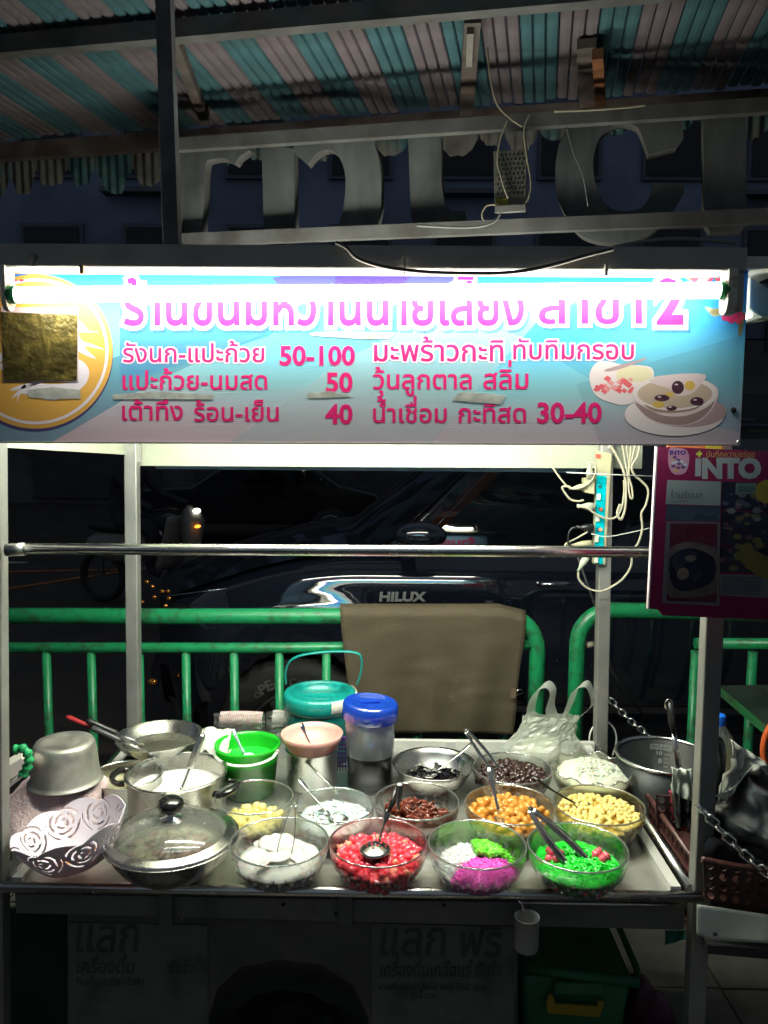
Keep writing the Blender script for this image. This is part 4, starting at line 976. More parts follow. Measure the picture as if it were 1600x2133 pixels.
# motorbike with its rider
def motorbike():
    hp = atY(376,1043,6.3); t = thing('motorbike', 'pale step through motorbike with lit headlamp and amber indicator', 'motorbike', (hp.x-.35, 6.6, -.12), None, radians(-18))
    sh = M('pale fairing', (.19,.19,.17), .35, 0, .1, 8); dk = M('rubber black')
    part('front_cowl', MB().lathe([(.02,.42),(.10,.5),(.13,.7),(.17,.92),(.12,1.02),(.02,1.08)], 16, (.40,0,0), lambda r, z, a, i: (r*(1 if cos(a) > 0 else .5), 0)), sh, t, local=True)
    part('leg_shield', MB().grid(lambda u, v: Vector((.30-.14*v+.05*sin(u*pi), -.22+.44*u, .98-.55*v)), 8, 8), sh, t, local=True, solid=.02)
    part('seat', MB().sphere((-.42,0,.82), (.42,.13,.08), 18, 8), dk, t, local=True)
    part('body', MB().sphere((-.42,0,.62), (.46,.13,.18), 18, 8), sh, t, local=True)
    part('handlebar', MB().tube([(.22,-.34,1.04),(.32,-.2,1.06),(.36,0,1.02),(.32,.2,1.06),(.22,.34,1.04)], .014, 8), dk, t, local=True)
    part('fork', MB().tube([(.40,0,.95),(.62,0,.30)], .03, 8), dk, t, local=True)
    part('headlight', MB().sphere((.52,-.03,1.03), (.035,.05,.026), 12, 8), emit_mat('lit headlamp', (1,.93,.75), 5), t, local=True)
    part('indicator', MB().sphere((.57,-.10,.88), (.02,.05,.016), 12, 8), emit_mat('lit indicator', (1,.30,.03), 2.5), t, local=True)
    for x in (.64, -.66):
        w_ = bpy.data.objects.new('wheel', None); COL.objects.link(w_); w_.parent = t; w_.location = (x,0,.29); Rm = Matrix.Rotation(pi/2, 3, 'X')
        part('tyre', MB().lathe([(.23,-.04),(.27,-.045),(.29,0),(.27,.045),(.23,.04),(.23,-.04)], 30, tilt=Rm), M('tyre rubber'), w_, local=True)
        rm = MB().lathe([(.225,-.02),(.235,0),(.225,.02)], 24, tilt=Rm)
        for k in range(5): rm.bar((0,0,0), (.23*cos(k*pi/4),0,.23*sin(k*pi/4)), .012, .012, up=(0,1,0))
        part('rim', rm, M('dark alloy'), w_, local=True)
    part('front_fender', MB().lathe([(.31,-.06),(.325,0),(.31,.06)], 30, (.64,0,.29), None, tilt=Matrix.Rotation(pi/2,3,'X')), sh, t, local=True)
    return t
mbk = motorbike()
def rider(t):
    me = bpy.data.meshes.new('rider')
    J = [(-.38,0,.90),(-.36,0,1.15),(-.28,0,1.38),(-.25,0,1.47),(-.22,0,1.62),      # pelvis, waist, chest, neck, head
         (-.27,-.19,1.38),(-.08,-.26,1.16),(.20,-.33,1.06),(-.27,.19,1.38),(-.08,.26,1.16),(.20,.33,1.06),
         (-.34,-.10,.90),(.08,-.14,.84),(.02,-.14,.42),(.16,-.14,.36),(-.34,.10,.90),(.08,.14,.84),(.02,.14,.42),(.16,.14,.36)]
    E = [(0,1),(1,2),(2,3),(3,4),(2,5),(5,6),(6,7),(2,8),(8,9),(9,10),(0,11),(11,12),(12,13),(13,14),(0,15),(15,16),(16,17),(17,18)]
    R = [.15,.15,.17,.065,.10,.075,.05,.035,.075,.05,.035,.11,.085,.05,.04,.11,.085,.05,.04]
    me.from_pydata(J, E, []); o = bpy.data.objects.new('person', me); COL.objects.link(o)
    m = o.modifiers.new('skin', 'SKIN'); 
    for i, v in enumerate(me.skin_vertices[0].data): v.radius = (R[i], R[i]); v.use_root = (i == 0)
    s_ = o.modifiers.new('sub', 'SUBSURF'); s_.levels = 1; s_.render_levels = 1
    me.materials.append(M('dark riding clothes', (.02,.02,.03), .8, 0, .2, 10))
    o.matrix_world = Matrix.Translation(t.location) @ Matrix.Rotation(t.rotation_euler.z, 4, 'Z')
    tag(o, 'rider in dark clothes and helmet astride the pale motorbike', 'person')
    part('helmet', MB().sphere((-.21,0,1.66), (.14,.125,.14), 18, 10), M('dark helmet', (.03,.03,.04), .2, coat=.5), o, local=True)
rider(mbk)
# =================================================================== THINGS ON THE TRAY
def rim_at(px, py, H, w, z0=ZT):
    """centre and radius of a vessel of height H on level z0 whose rim is seen at (px, py), w pixels wide"""
    p = atZ(px, py, z0+H); return Vector((p.x, p.y, z0)), w*mpp(p)/2
glassy = clear_mat('clear cut glass', (.975,.98,.97), .85, .03, .13, .38)
GT = .0045
def bprof(R, H, base=.46, p=.62, t0=0):
    return [(R*(base+(1-base)*sin(t*pi/2)**p if False else base+(1-base)*(sin(t*pi/2)**.85)), H*(1-cos(t*pi/2)*1.0)*.55+H*t*.45) for t in [i/10 for i in range(11)]]
def cutbowl(px, py, w, label, H=.085, kind='cut', tint=None, group='clear glass bowls of dessert toppings'):
    c, R = rim_at(px, py, H, w)
    t = thing('glass_bowl', label, 'bowl', c, group)
    out = bprof(R, H); n = 132
    def mod(r, z, a, i):
        if i < len(out) and 1 <= i <= 8 and kind == 'cut':
            ph = (a/(2*pi)*22 + (0 if i < 5 else .0)) % 1.0
            tri = abs(ph*2-1); amp = sin(min(1, i/8)*pi)*2.4
            zig = abs(((a/(2*pi)*22+.5) % 1)*2-1)
            k = tri if i < 5 else zig
            return (r*(1-.045*amp*k), 0)
        if kind == 'scallop':
            f = z/H; return (r*(1+.035*f*cos(a*11)), .006*f*f*cos(a*11))
        return (r, 0)
    inn = [(max(.001, r-GT), z+.005*(1-z/H)) for r, z in reversed(out)]
    prof = out+[(out[-1][0]-GT*.5, H+.0015)]+inn+[(.0005, inn[-1][1])]
    prof = [(.0005,.0)]+[(out[0][0]*.9, .0)]+prof
    def mod2(r, z, a, i): return mod(r, z, a, i-2)
    mb = MB().lathe(prof, n, c, mod2, smooth=(kind != 'cut'))
    if kind == 'cut':      # pale pointed streaks from the foot up, painting in facet glints
        for fi in range(len(mb.f)):
            i = fi//n-2; k = fi % n; ph = (k+.5)/n*22 % 1.0; ph2 = (ph+.5) % 1.0
            if 1 <= i <= 8 and (abs(ph-.5) < .26*(1-i/9) or (2 <= i <= 6 and abs(ph2-.5) < .13*(1-abs(i-4)/3))): mb.m[fi] = 1
    g = glassy if tint is None else clear_mat('tinted glass %s' % tint[0], tint[1], .75, .03, .07, .22)
    if kind == 'plain': g = clear_mat('thin plain plastic', (.985,.99,.98), .5, .06, .05, .0, .02, (.75,.8,.75))
    part('bowl', mb, [g, clear_mat('facet glint streak', (.93,.95,.93), .9, .12, .30, .35, .28, (.85,.87,.84))] if kind == 'cut' else g, t)
    part('rim', MB().tube([c+Vector((cos(a)*(R-GT*.5), sin(a)*(R-GT*.5), H+.001+(.006*cos(a*11) if kind == 'scallop' else 0))) for a in [2*pi*k/66 for k in range(66)]], GT*.5, 6, closed=True), clear_mat('glass rim' if tint is None else 'glass rim '+tint[0], (.88,.92,.88) if tint is None else tint[2], .9, .08, .45, 0, .35, (.8,.85,.8) if tint is None else tint[2]), t)
    return c, R, H, t
def inner_r(R, H, z):
    pr = bprof(R, H)
    for (r0, z0), (r1, z1) in zip(pr, pr[1:]):
        if z0 <= z <= z1 and z1 > z0: return r0+(r1-r0)*(z-z0)/(z1-z0)-GT-.002
    return R-GT-.002
def core(t, c, R, H, h, dome, mat, name='filling', rough=.004, fs=30, off=(0,0), sx=1):
    """filling that follows the bowl's wall up to h and domes above it, with a lumpy surface"""
    pr = [(.001, .008)]+[(inner_r(R, H, z), z) for z in [.008+(h-.008)*k/6 for k in range(7)]]
    rt = pr[-1][0]
    pr += [(rt*cos(a), h+dome*sin(a)) for a in [k*pi/24 for k in range(1, 13)]]
    pr[-1] = (.0008, h+dome)
    def mod(r, z, a, i):
        q = Vector((r*cos(a)*fs, r*sin(a)*fs, z*fs)) + c*11
        n = noise.noise(q)*.7+noise.noise(q*2.3)*.3
        k = 1 if z >= h*.98 else .25
        return (max(.0005, r*(1+.0*n) - abs(rough*n)*.5*(1-k)), rough*n*k if r < rt*.99 else 0)
    return part(name, MB().lathe(pr, 48, c, mod), mat, t)
def top_h(R_, h, dome, x, y):
    q = min(1, hypot(x, y)/R_); return h+dome*sqrt(max(0, 1-q*q))
def pieces(t, c, R, H, h, dome, meshes, n, name, rnd, size, squash=1, wall=0, sit=.3):
    """pieces lying on top of the mound (and some pressed against the wall of the bowl)"""
    pts = []; tries = 0; rt = inner_r(R, H, h)
    while len(pts) < n and tries < n*60:
        tries += 1; a = rnd.random()*2*pi; q = sqrt(rnd.random())*.97*rt; x, y = q*cos(a), q*sin(a)
        if all(hypot(x-p[0], y-p[1]) > size*1.25*squash for p in pts) : pts.append((x, y))
    for x, y in pts:
        z = top_h(rt, h, dome, x, y)+size*sit*rnd.uniform(.2,1.2)
        inst(name, rnd.choice(meshes), t, (x, y, z), (rnd.random()*6, rnd.random()*6, rnd.random()*6), rnd.uniform(.8,1.2))
    for k in range(wall):
        a = rnd.uniform(-pi, 0.2) ; z = rnd.uniform(.014, h*.95); r = inner_r(R, H, z)-size*.75
        inst(name, rnd.choice(meshes), t, (r*cos(a), r*sin(a), z), (rnd.random()*6, rnd.random()*6, rnd.random()*6), rnd.uniform(.8,1.15))
def lump(r, sq=(1,1,1), seg=9, rings=6, rough=.15, seed=0):
    mb = MB().sphere((0,0,0), r, seg, rings)
    mb.v = [tuple(Vector((v[0]*sq[0], v[1]*sq[1], v[2]*sq[2]))*(1+rough*noise.noise(Vector(v)*(1.3/r)+Vector((seed*7,0,0))))) for v in mb.v]
    return mb
def strands(t, c, cx, cy, rx, ry, z0, h, n, L, w, mat, rnd, name='strand', flat=1, clump=None, curl=1):
    mb = MB()
    for k in range(n):
        a = rnd.random()*2*pi; q = sqrt(rnd.random()); x, y = cx+rx*q*cos(a), cy+ry*q*sin(a)
        z = z0+h*sqrt(max(0, 1-q*q*.96))+rnd.uniform(-.002,.003)
        d = rnd.random()*2*pi; pts = []; dz = rnd.uniform(-.3,.5)
        for i in range(5):
            s_ = (i/4-.5)*L; d2 = d+curl*s_/L*rnd.uniform(.5,1.6)
            pts.append((c.x+x+s_*cos(d2), c.y+y+s_*sin(d2), c.z+z+s_*dz*.4-abs(s_)*.35))
        mb.tube(pts, [(w*.6, w*.6*flat)]+[(w, w*flat)]*3+[(w*.6, w*.6*flat)], 4 if w < .0015 else 6)
    return part(name, mb, mat, t, kind='stuff')
def food(name, label, c, cat='food', group=None): return thing(name, label, cat, c, group)

# ---- cutlery
def spoon_mesh(tip, end, bowl=(.024,.017), w=.0045, sag=.004, dirn=None, depth=.006, slotted=False):
    """handle from end down to the spoon's bowl at tip"""
    tip, end = Vector(tip), Vector(end); d = (end-tip); L = d.length; d.normalize()
    hz = Vector((d.x, d.y, 0)); hz = hz.normalized() if hz.length > .05 else Vector((0,-1,0))
    if dirn: hz = Vector(dirn).normalized()
    side_ = Vector((-hz.y, hz.x, 0))
    mb = MB(); neck = tip+hz*bowl[0]*.9+Vector((0,0,.003))
    pts = [neck.lerp(end, k/8) + Vector((0,0,-sag*sin(pi*k/8))) for k in range(9)]
    mb.tube(pts, [(w*.45,w*.4)]*2+[(w*.45,w*.35)]*3+[(w*.8,w*.35),(w*1.1,w*.35),(w*1.3,w*.35),(w*.8,w*.3)], 8, flat=side_)
    def sp(u, v):
        a = u*2*pi; r = v; return tip + hz*cos(a)*r*bowl[0] + side_*sin(a)*r*bowl[1] + Vector((0,0,-depth*(1-r*r)))
    mb.grid(sp, 22, 6)
    return mb
def spoon(label, tip, end, bowl=(.024,.017), w=.0045, mat=None, name='spoon', cat='spoon', group='metal spoons in the bowls', **k):
    t = thing(name, label, cat, tuple(tip), group)
    part('spoon', spoon_mesh(tip, end, bowl, w, **k), mat or shiny(), t, solid=.0012)
    return t
def tongs(label, tipa, tipb, hinge, w=.008, mat=None, broad=False):
    t = thing('tongs', label, 'tongs', tuple(hinge), 'metal serving tongs')
    ha = Vector(hinge); mid = (Vector(tipa)+Vector(tipb))/2; ax = (ha-mid).normalized(); s_ = (Vector(tipa)-Vector(tipb)).normalized()
    for q, sg in ((Vector(tipa), 1), (Vector(tipb), -1)):
        pts = [ha + s_*sg*.004 , ha.lerp(q, .3)+s_*sg*.006, ha.lerp(q, .6)+s_*sg*.006, ha.lerp(q, .85)+s_*sg*.002, q]
        n_ = ax.cross(s_) if broad else s_
        part('arm', MB().tube(spline(pts, 4), [(.0012, w*.42)]*4+[(.0012, w*.5)]*8+[(.0014, w*.42)]*3+[(.002, w*.7)]*2, 8, flat=tuple(n_)), mat or shiny(), t)
    arc = [ha+s_*.004*cos(a)+ax*.006*sin(a) for a in [k*pi/6 for k in range(7)]]
    part('hinge', MB().tube(arc, [(.0012, w*.42)]*7, 8, flat=tuple(s_)), mat or shiny(), t)
    return t
rnd = random.Random(11)

# ---- row 3 (back)
# steel bowl of black jelly
c, R = rim_at(904, 1590, .075, 168)
sb = thing('steel_bowl', 'open stainless bowl of black jelly cubes in the back row', 'bowl', c)
pr = [(.001,0),(R*.45,0),(R*.62,.012),(R*.8,.035),(R*.93,.06),(R*.97,.072),(R*1.03,.075),(R*1.03,.077),(R*.96,.0745),(R*.915,.06),(R*.78,.037),(R*.6,.014),(R*.4,.003),(.001,.003)]
part('bowl', MB().lathe(pr, 56, c), steel(), sb)
f = food('grass_jelly', 'glossy black jelly cubes piled in the stainless bowl', c)
jel = M('black jelly', (.006,.006,.007), .12, 0, .2, 30, coat=.5)
part('heap', MB().lathe([(.001,.004),(R*.58,.012),(R*.74,.03),(R*.5,.042),(.001,.046)], 30, c, lambda r, z, a, i: (r*(1+.06*sin(a*5)), .002*sin(a*7))), jel, f)
cubes = [MB().box((0,0,0), (.016,.013,.010)).mesh('jelly_cube', jel), MB().box((0,0,0), (.02,.012,.008)).mesh('jelly_cube', jel)]
for k in range(70):
    a = rnd.random()*2*pi; q = sqrt(rnd.random())*R*.66
    inst('jelly_cube', rnd.choice(cubes), f, (q*cos(a), q*sin(a), .034+.012*(1-(q/R/.66)**2)+rnd.uniform(0,.006)), (rnd.uniform(-.7,.7), rnd.uniform(-.7,.7), rnd.random()*3))
spoon('metal spoon lying on the black jelly cubes', c+Vector((-.012,-.02,.052)), atY(985,1545,c.y+.06), (.022,.018))
tong_h = atY(972,1527, c.y+.05)
# dark red beans
c, R, H, t = cutbowl(1067, 1600, 164, 'clear glass bowl of dark red beans in the back row', .08)
f = food('red_beans', 'dark reddish brown sweet beans heaped in the back row glass bowl', c)
bm2 = M('dark bean', (.030,.013,.011), .28, 0, .3, 30, coat=.3)
core(f, c, R, H, .045, .022, bm2, 'bean_mass', .012, 40)
bl = [lump(.012, (1,.85,.8), 10, 7, .9, s_).mesh('bean', bm2) for s_ in range(4)]
pieces(f, c, R, H, .046, .024, bl, 120, 'bean', rnd, .0068)
syr = M('brown syrup', (.07,.022,.008), .05, 0, .1, 5, coat=1)
part('syrup', MB().lathe([(.001,.052),(inner_r(R,H,.052),.052)], 40, c), syr, f)
tongs('tall metal tongs leaning out of the dark red bean bowl', atZ(1038,1598,ZT+.085), atZ(1030,1610,ZT+.078), atY(972,1523,c.y-.02), .013, None, True)
# coconut jelly in scalloped bowl
c, R, H, t = cutbowl(1234, 1600, 168, 'scalloped clear bowl of shredded white coconut jelly in the back row', .082, 'scallop', ('warm', (.97,.97,.90), (.85,.86,.75)))
f = food('coconut_jelly', 'heap of shredded white coconut jelly in the scalloped bowl', c)
wj = M('white jelly', (.70,.71,.58), .25, 0, .08, 30, sss=.25, coat=.3)
core(f, c, R, H, .055, .036, wj, 'jelly_mass', .014, 45)
strands(f, c, 0, 0, R*.80, R*.80, .054, .040, 620, .020, .0024, wj, rnd, 'shred', .55)
# carrier bag behind
bagm = clear_mat('thin white bag', (.95,.97,.93), .30, .25, .05, 0, .58, (.84,.87,.78))
bc_ = atZ(1126, 1590, ZT+.01); bc_.z = ZT
bg_ = thing('plastic_bag', 'thin white carrier bag with knotted open handles standing behind the bean bowl', 'plastic bag', bc_)
sc = mpp(bc_+Vector((0,0,.1)))
def bagfn(u, v):
    a = u*2*pi; W_ = [74,76,70,62,50,38,34][0]; ks = [84,88,84,74,62,52,48,50]
    k = v*(len(ks)-1); i = min(int(k), len(ks)-2); w = (ks[i]+(ks[i+1]-ks[i])*(k-i))*sc
    h = v*.155; rg = lambda x, y, z: 1-2*abs(noise.noise(Vector((x, y, z))))
    n = .14*noise.noise(Vector((cos(a)*2.2, sin(a)*2.2, v*3)))+.10*rg(cos(a)*3.5, sin(a)*3.5, v*2.2+5)*(.4+v)+.05*rg(cos(a)*9, sin(a)*9, v*3+2)
    fl = 1-.55*v
    return bc_ + Vector((w*cos(a)*(1+n)+v*18*sc, w*.55*fl*sin(a)*(1+n*1.6), h+.008*noise.noise(Vector((a*2, v*5, 1)))))
jit = random.Random(8)
bagv = MB().grid(bagfn, 44, 20, 0, False)
jj = {}
for k_, v_ in enumerate(bagv.v):
    kk = k_ if (k_ % 45) != 44 else k_-44
    if kk not in jj: jj[kk] = Vector((jit.uniform(-1,1), jit.uniform(-1,1), jit.uniform(-1,1)))*(.0007+.0022*((kk//45)/20))
    bagv.v[k_] = tuple(Vector(v_)+jj[kk])
part('bag_body', bagv, bagm, bg_)
part('contents', MB().sphere(bc_+Vector((0,0,.045)), (.062,.036,.05), 24, 12), M('bag contents', (.70,.72,.58), .8, 0, .08, 8), bg_)
def strap_(pts, w):
    P_ = spline([atY(x, y, bc_.y) for x, y in pts], 6)
    return MB().grid(lambda u, v: P_[min(int(u*(len(P_)-1)+.5), len(P_)-1)] + Vector(((v-.5)*w*.7*(1+.3*sin(u*9)), (v-.5)*w*.8+.004*sin(u*14), (v-.5)*w*.35)), len(P_)-1, 6)
part('bag_handle', strap_([(1106,1512),(1108,1468),(1120,1436),(1140,1426),(1152,1440),(1146,1474),(1160,1512)], .036), bagm, bg_)
part('bag_handle', strap_([(1164,1520),(1186,1472),(1200,1434),(1222,1424),(1234,1446),(1234,1468),(1208,1492),(1182,1522)], .034), bagm, bg_)

# ---- row 2
c, R, H, t = cutbowl(529, 1660, 164, 'thin plain clear bowl of pale yellow fruit balls in the middle row', .085, 'plain')
f = food('palm_seed', 'pale yellow round fruit pieces in the thin clear bowl', c)
ym = M('pale yellow fruit', (.78,.70,.26), .3, 0, .12, 30, sss=.15, coat=.2)
core(f, c, R, H, .022, .006, ym, 'fruit_mass', .006, 50)
yl = [lump(.012, (1,.9,.8), 12, 8, .15, s_).mesh('fruit_ball', ym) for s_ in range(3)]
pieces(f, c, R, H, .024, .008, yl, 42, 'fruit_ball', rnd, .0095, 1, 14)
c, R, H, t = cutbowl(696, 1678, 168, 'clear glass bowl of bluish white jelly strips in the middle row', .085, 'cut')
f = food('young_coconut', 'translucent bluish white jelly strips with a spoon on top', c)
bj = M('bluish white jelly', (.66,.74,.72), .18, 0, .08, 30, sss=.3, coat=.5)
core(f, c, R, H, .052, .012, bj, 'jelly_mass', .008, 40)
strands(f, c, 0, 0, R*.80, R*.80, .052, .016, 120, .04, .0045, bj, rnd, 'jelly_strip', .3, curl=1.5)
spoon('metal spoon lying in the bluish white jelly strips', c+Vector((.012,-.03,.070)), atY(622,1622,c.y+.02), (.026,.019), .006)
c, R, H, t = cutbowl(868, 1668, 178, 'clear glass bowl of brown jelly ribbons in dark syrup in the middle row', .085)
f = food('date_jelly', 'curled reddish brown jelly ribbons soaking in dark syrup', c)
rb2 = M('reddish brown jelly', (.17,.040,.022), .15, 0, .25, 30, coat=.6)
core(f, c, R, H, .042, .006, M('dark syrup', (.045,.012,.007), .08, 0, .1, 8, coat=1), 'syrup', .004, 30)
def ribbons():
    mb = MB()
    for k in range(46):
        a = rnd.random()*2*pi; q = sqrt(rnd.random())*R*.66; x0, y0 = q*cos(a), q*sin(a)*.9; d = rnd.random()*6; rr = rnd.uniform(.010,.022); z = .050+.010*(1-q/R)+rnd.uniform(0,.006)
        pts = [c+Vector((x0+rr*cos(d+s_*.45), y0+rr*.8*sin(d+s_*.45), z+.004*sin(s_+k))) for s_ in range(8)]
        mb.tube(pts, [(.0014,.0075)]*8, 8, flat=(cos(d),sin(d),0))
    return mb
part('jelly_ribbon', ribbons(), rb2, f, kind='stuff')
spoon('dark handled metal spoon standing in the brown jelly ribbons', c+Vector((-.05,-.045,.045)), atY(832,1632,c.y+.0), (.022,.016), .008, M('dark gun steel', (.16,.16,.15), .2, 1))
c, R, H, t = cutbowl(1061, 1676, 186, 'clear amber tinted bowl of ginkgo nuts in syrup in the middle row', .085, 'cut', ('amber', (.97,.94,.87), (.80,.74,.60)))
f = food('ginkgo_nuts', 'golden ginkgo nuts in syrup filling the amber tinted bowl', c)
gk = M('ginkgo nut', (.62,.28,.045), .12, 0, .25, 25, sss=.1, coat=.6)
core(f, c, R, H, .055, .004, M('amber syrup shade', (.35,.15,.03), .08, 0, .1, 8, coat=1), 'syrup', .003, 30)  # syrup coloured darker to paint in the shade between nuts
gl_ = [lump(.0105, (1.25,.85,.8), 12, 8, .10, s_).mesh('ginkgo_nut', gk) for s_ in range(4)]
pieces(f, c, R, H, .055, .010, gl_, 86, 'ginkgo_nut', rnd, .0088, 1, 26)
spoon('flat handled metal spoon lying on the ginkgo nuts', c+Vector((-.018,-.045,.071)), atY(1020,1598,c.y+.02), (.026,.021), .008)
c, R, H, t = cutbowl(1248, 1676, 188, 'clear glass bowl of yellow sweetcorn kernels in the middle row', .085, 'cut', ('olive', (.95,.955,.86), (.80,.80,.66)))
f = food('sweetcorn', 'heaped pale yellow sweetcorn kernels with a dark spoon', c)
cn = M('corn kernel', (.88,.70,.24), .3, 0, .15, 60, sss=.15, coat=.3)
core(f, c, R, H, .056, .012, M('corn shade', (.50,.34,.07), .5, 0, .2, 40), 'corn_mass', .006, 60)  # darker core colour stands for the shadowed gaps among the kernels
def kern(s_): return lump(.0072, (1,.85,.9), 10, 7, .35, s_)
cl_ = [kern(s_).mesh('kernel', cn) for s_ in range(4)]
pieces(f, c, R, H, .058, .016, cl_, 190, 'kernel', rnd, .0056, 1, 90)
spoon('dark metal spoon resting in the sweetcorn with its handle over the bean bowl', c+Vector((-.035,.015,.077)), atY(1112,1618,c.y+.03), (.022,.016), .006, MATS['dark gun steel'])

# ---- row 1 (front)
c, R, H, t = cutbowl(582, 1752, 206, 'clear cut glass bowl of white jelly sheets, leftmost of the front row', .088)
f = food('white_jelly', 'milky white jelly sheets lying in the leftmost front bowl', c)
wm = M('milky jelly', (.66,.66,.62), .2, 0, .04, 20, sss=.3, coat=.4)
core(f, c, R, H, .042, .022, wm, 'jelly_mass', .014, 17)
def sheet(k):
    a = k*1.9+.4; x0, y0 = R*.26*cos(a), R*.24*sin(a); ti = Matrix.Rotation(.22*sin(k*2.1), 3, 'X') @ Matrix.Rotation(.25*cos(k*1.7), 3, 'Y') @ Matrix.Rotation(a, 3, 'Z')
    def fn(u, v):
        t_ = 2*pi*u; r = v*(.034+.008*sin(t_*3+k)+.005*sin(t_*5)); p = Vector((r*cos(t_)*1.25, r*sin(t_), 0)); n_ = noise.noise(Vector((p.x*30, p.y*30, k)))
        p.z = .010*n_-.012*(r/.045)**2; p = ti@p; return c+Vector((x0, y0, .062+.0016*k))+p
    return MB().grid(fn, 40, 10)
for k in range(5): part('jelly_sheet', sheet(k), wm, f, solid=.0035)
tongs('thin wire tongs standing in the white jelly sheets', atY(572,1800,c.y-.02), atY(604,1797,c.y-.02), atY(612,1678,c.y+.03), .006)
c, R, H, t = cutbowl(788, 1754, 206, 'clear pink tinted cut glass bowl of red dessert pieces in the front row', .088, 'cut', ('rose', (.98,.93,.93), (.75,.35,.38)))
f = food('red_rubies', 'bright red glossy water chestnut pieces with a perforated spoon', c)
rd2 = M('pale ruby piece', (.88,.30,.20), .15, 0, .2, 30, sss=.2, coat=.6)
rd = M('ruby piece', (.86,.075,.11), .12, 0, .25, 30, sss=.2, coat=.7)
core(f, c, R, H, .048, .012, M('ruby syrup', (.62,.04,.06), .1, 0, .1, 8, coat=1), 'syrup', .005, 30)
rl = [lump(.0105, (1,.85+.1*(s_ % 2),.8), 10, 7, .55, s_).mesh('ruby_piece', rd2 if s_ == 6 else rd) for s_ in range(7)]
pieces(f, c, R, H, .050, .014, rl, 100, 'ruby_piece', rnd, .0088, 1, 60)
ls = thing('slotted_spoon', 'black handled perforated metal spoon lying on the red pieces', 'spoon', c+Vector((-.005,-.02,.06)))
tip, end = c+Vector((-.006,-.022,.083)), atY(826,1640,c.y+.05)
part('spoon', spoon_mesh(tip, tip.lerp(end,.62), (.038,.034), .006, 0, (.25,1,0), -.012), M('slotted steel', (.5,.5,.48), .2, 1), ls, solid=.0012)
hz = MB(); up_ = Vector((.25,1,0)).normalized(); sd = Vector((-up_.y, up_.x, 0))
for i, (u, v) in enumerate([(0,.75),(.35,.6),(-.35,.6),(0,.4),(.5,.2),(-.5,.2),(.2,.1),(-.2,.1),(.65,-.2),(-.65,-.2),(.3,-.3),(-.3,-.3),(0,-.5),(.45,-.6),(-.45,-.6)]):
    q = tip - up_*v*.034 + sd*u*.032; rr = u*u+v*v; q.z += .012*(1-rr)+.0012
    hz.lathe([(.0005,0),(.0034,0)], 8, q)
part('slot', hz, M('slot red', (.35,.015,.02), .4), ls, kind='stuff')
part('handle', MB().tube([tip.lerp(end,.58), tip.lerp(end,.75)+Vector((.004,0,0)), end], [(.004,.004),(.008,.006),(.006,.004)], 10), black_pl(), ls)
c, R, H, t = cutbowl(994, 1758, 206, 'clear cut glass bowl of white, green and pink noodle clumps in the front row', .088)
f = food('coloured_noodles', 'three clumps of fine noodles, white, lime green and hot pink, in one bowl', c)
def sector(mat, a0, a1, h, dome, nm, seed):
    """a third of the bowl, filled to the wall and heaped, lumpy on top"""
    rt = inner_r(R, H, h); nz = lambda x, y, k: noise.noise(Vector((x*k+seed, y*k, seed)))
    def fn(u, v):
        a = a0+(a1-a0)*u
        if v < .35: z = .008+(h-.008)*v/.35; r = inner_r(R, H, z); return c+Vector((r*cos(a), r*sin(a), z))
        q = 1-(v-.35)/.65; r = rt*q; x, y = r*cos(a), r*sin(a)
        edge_ = min(1, min(u, 1-u)*9)
        return c+Vector((x, y, h+dome*(sin(min(1, (1-q)*2.2)*pi/2))*(.75+.25*edge_)+(.006*nz(x,y,55)+.004*nz(x,y,140))*min(1,(1-q)*5)))
    part('noodle_clump', MB().grid(fn, 36, 34), mat, f, label=nm+' noodle clump')
    mb = MB(); rr_ = random.Random(seed)
    for k in range(520):
        a = a0+(a1-a0)*rr_.uniform(.03,.97); q = sqrt(rr_.random())*.93; x, y = rt*q*cos(a), rt*q*sin(a)
        z = h+dome*sin(min(1, (1-q)*2.2)*pi/2)*.95+.006*nz(x,y,55)+rr_.uniform(-.001,.003); d = rr_.random()*6.28; pts = []; dz = rr_.uniform(-.2,.45); L = rr_.uniform(.008,.020)
        for i in range(4):
            s_ = (i/3-.5)*L; d2 = d+s_/L*1.2; pts.append((c.x+x+s_*cos(d2), c.y+y+s_*sin(d2), c.z+z+s_*dz-abs(s_)*.25))
        mb.tube(pts, .0011, 4)
    part('noodle', mb, mat, f, kind='stuff')
sector(M('noodle white', (.82,.83,.80), .35, 0, .06, 40, .3, 300, sss=.15), radians(95), radians(222), .036, .022, 'white', 3)
sector(M('noodle lime', (.20,.82,.06), .35, 0, .10, 40, .3, 300, sss=.15), radians(-8), radians(95), .036, .034, 'lime green', 4)
sector(M('noodle pink', (.95,.12,.62), .35, 0, .10, 40, .3, 300, sss=.15), radians(222), radians(352), .034, .026, 'hot pink', 5)
c, R, H, t = cutbowl(1203, 1764, 208, 'clear cut glass bowl of bright green noodles with red lumps, rightmost of the front row', .088)
f = food('green_noodles', 'bright green pandan noodles with a few red pieces under steel tongs', c)
gn = M('pandan noodle', (.015,.62,.04), .15, 0, .2, 30, coat=.6, sss=.1)
core(f, c, R, H, .048, .018, gn, 'noodle_mass', .012, 40)
strands(f, c, .004, -.004, R*.74, R*.76, .048, .022, 340, .024, .0024, gn, rnd, 'noodle', curl=1.2)
pr2 = M('rose piece', (.72,.10,.14), .15, 0, .3, 30, sss=.2, coat=.6)
rl2 = [lump(.0115, (1,.9,.85), 10, 7, .35, s_).mesh('ruby_piece', pr2) for s_ in range(3)]
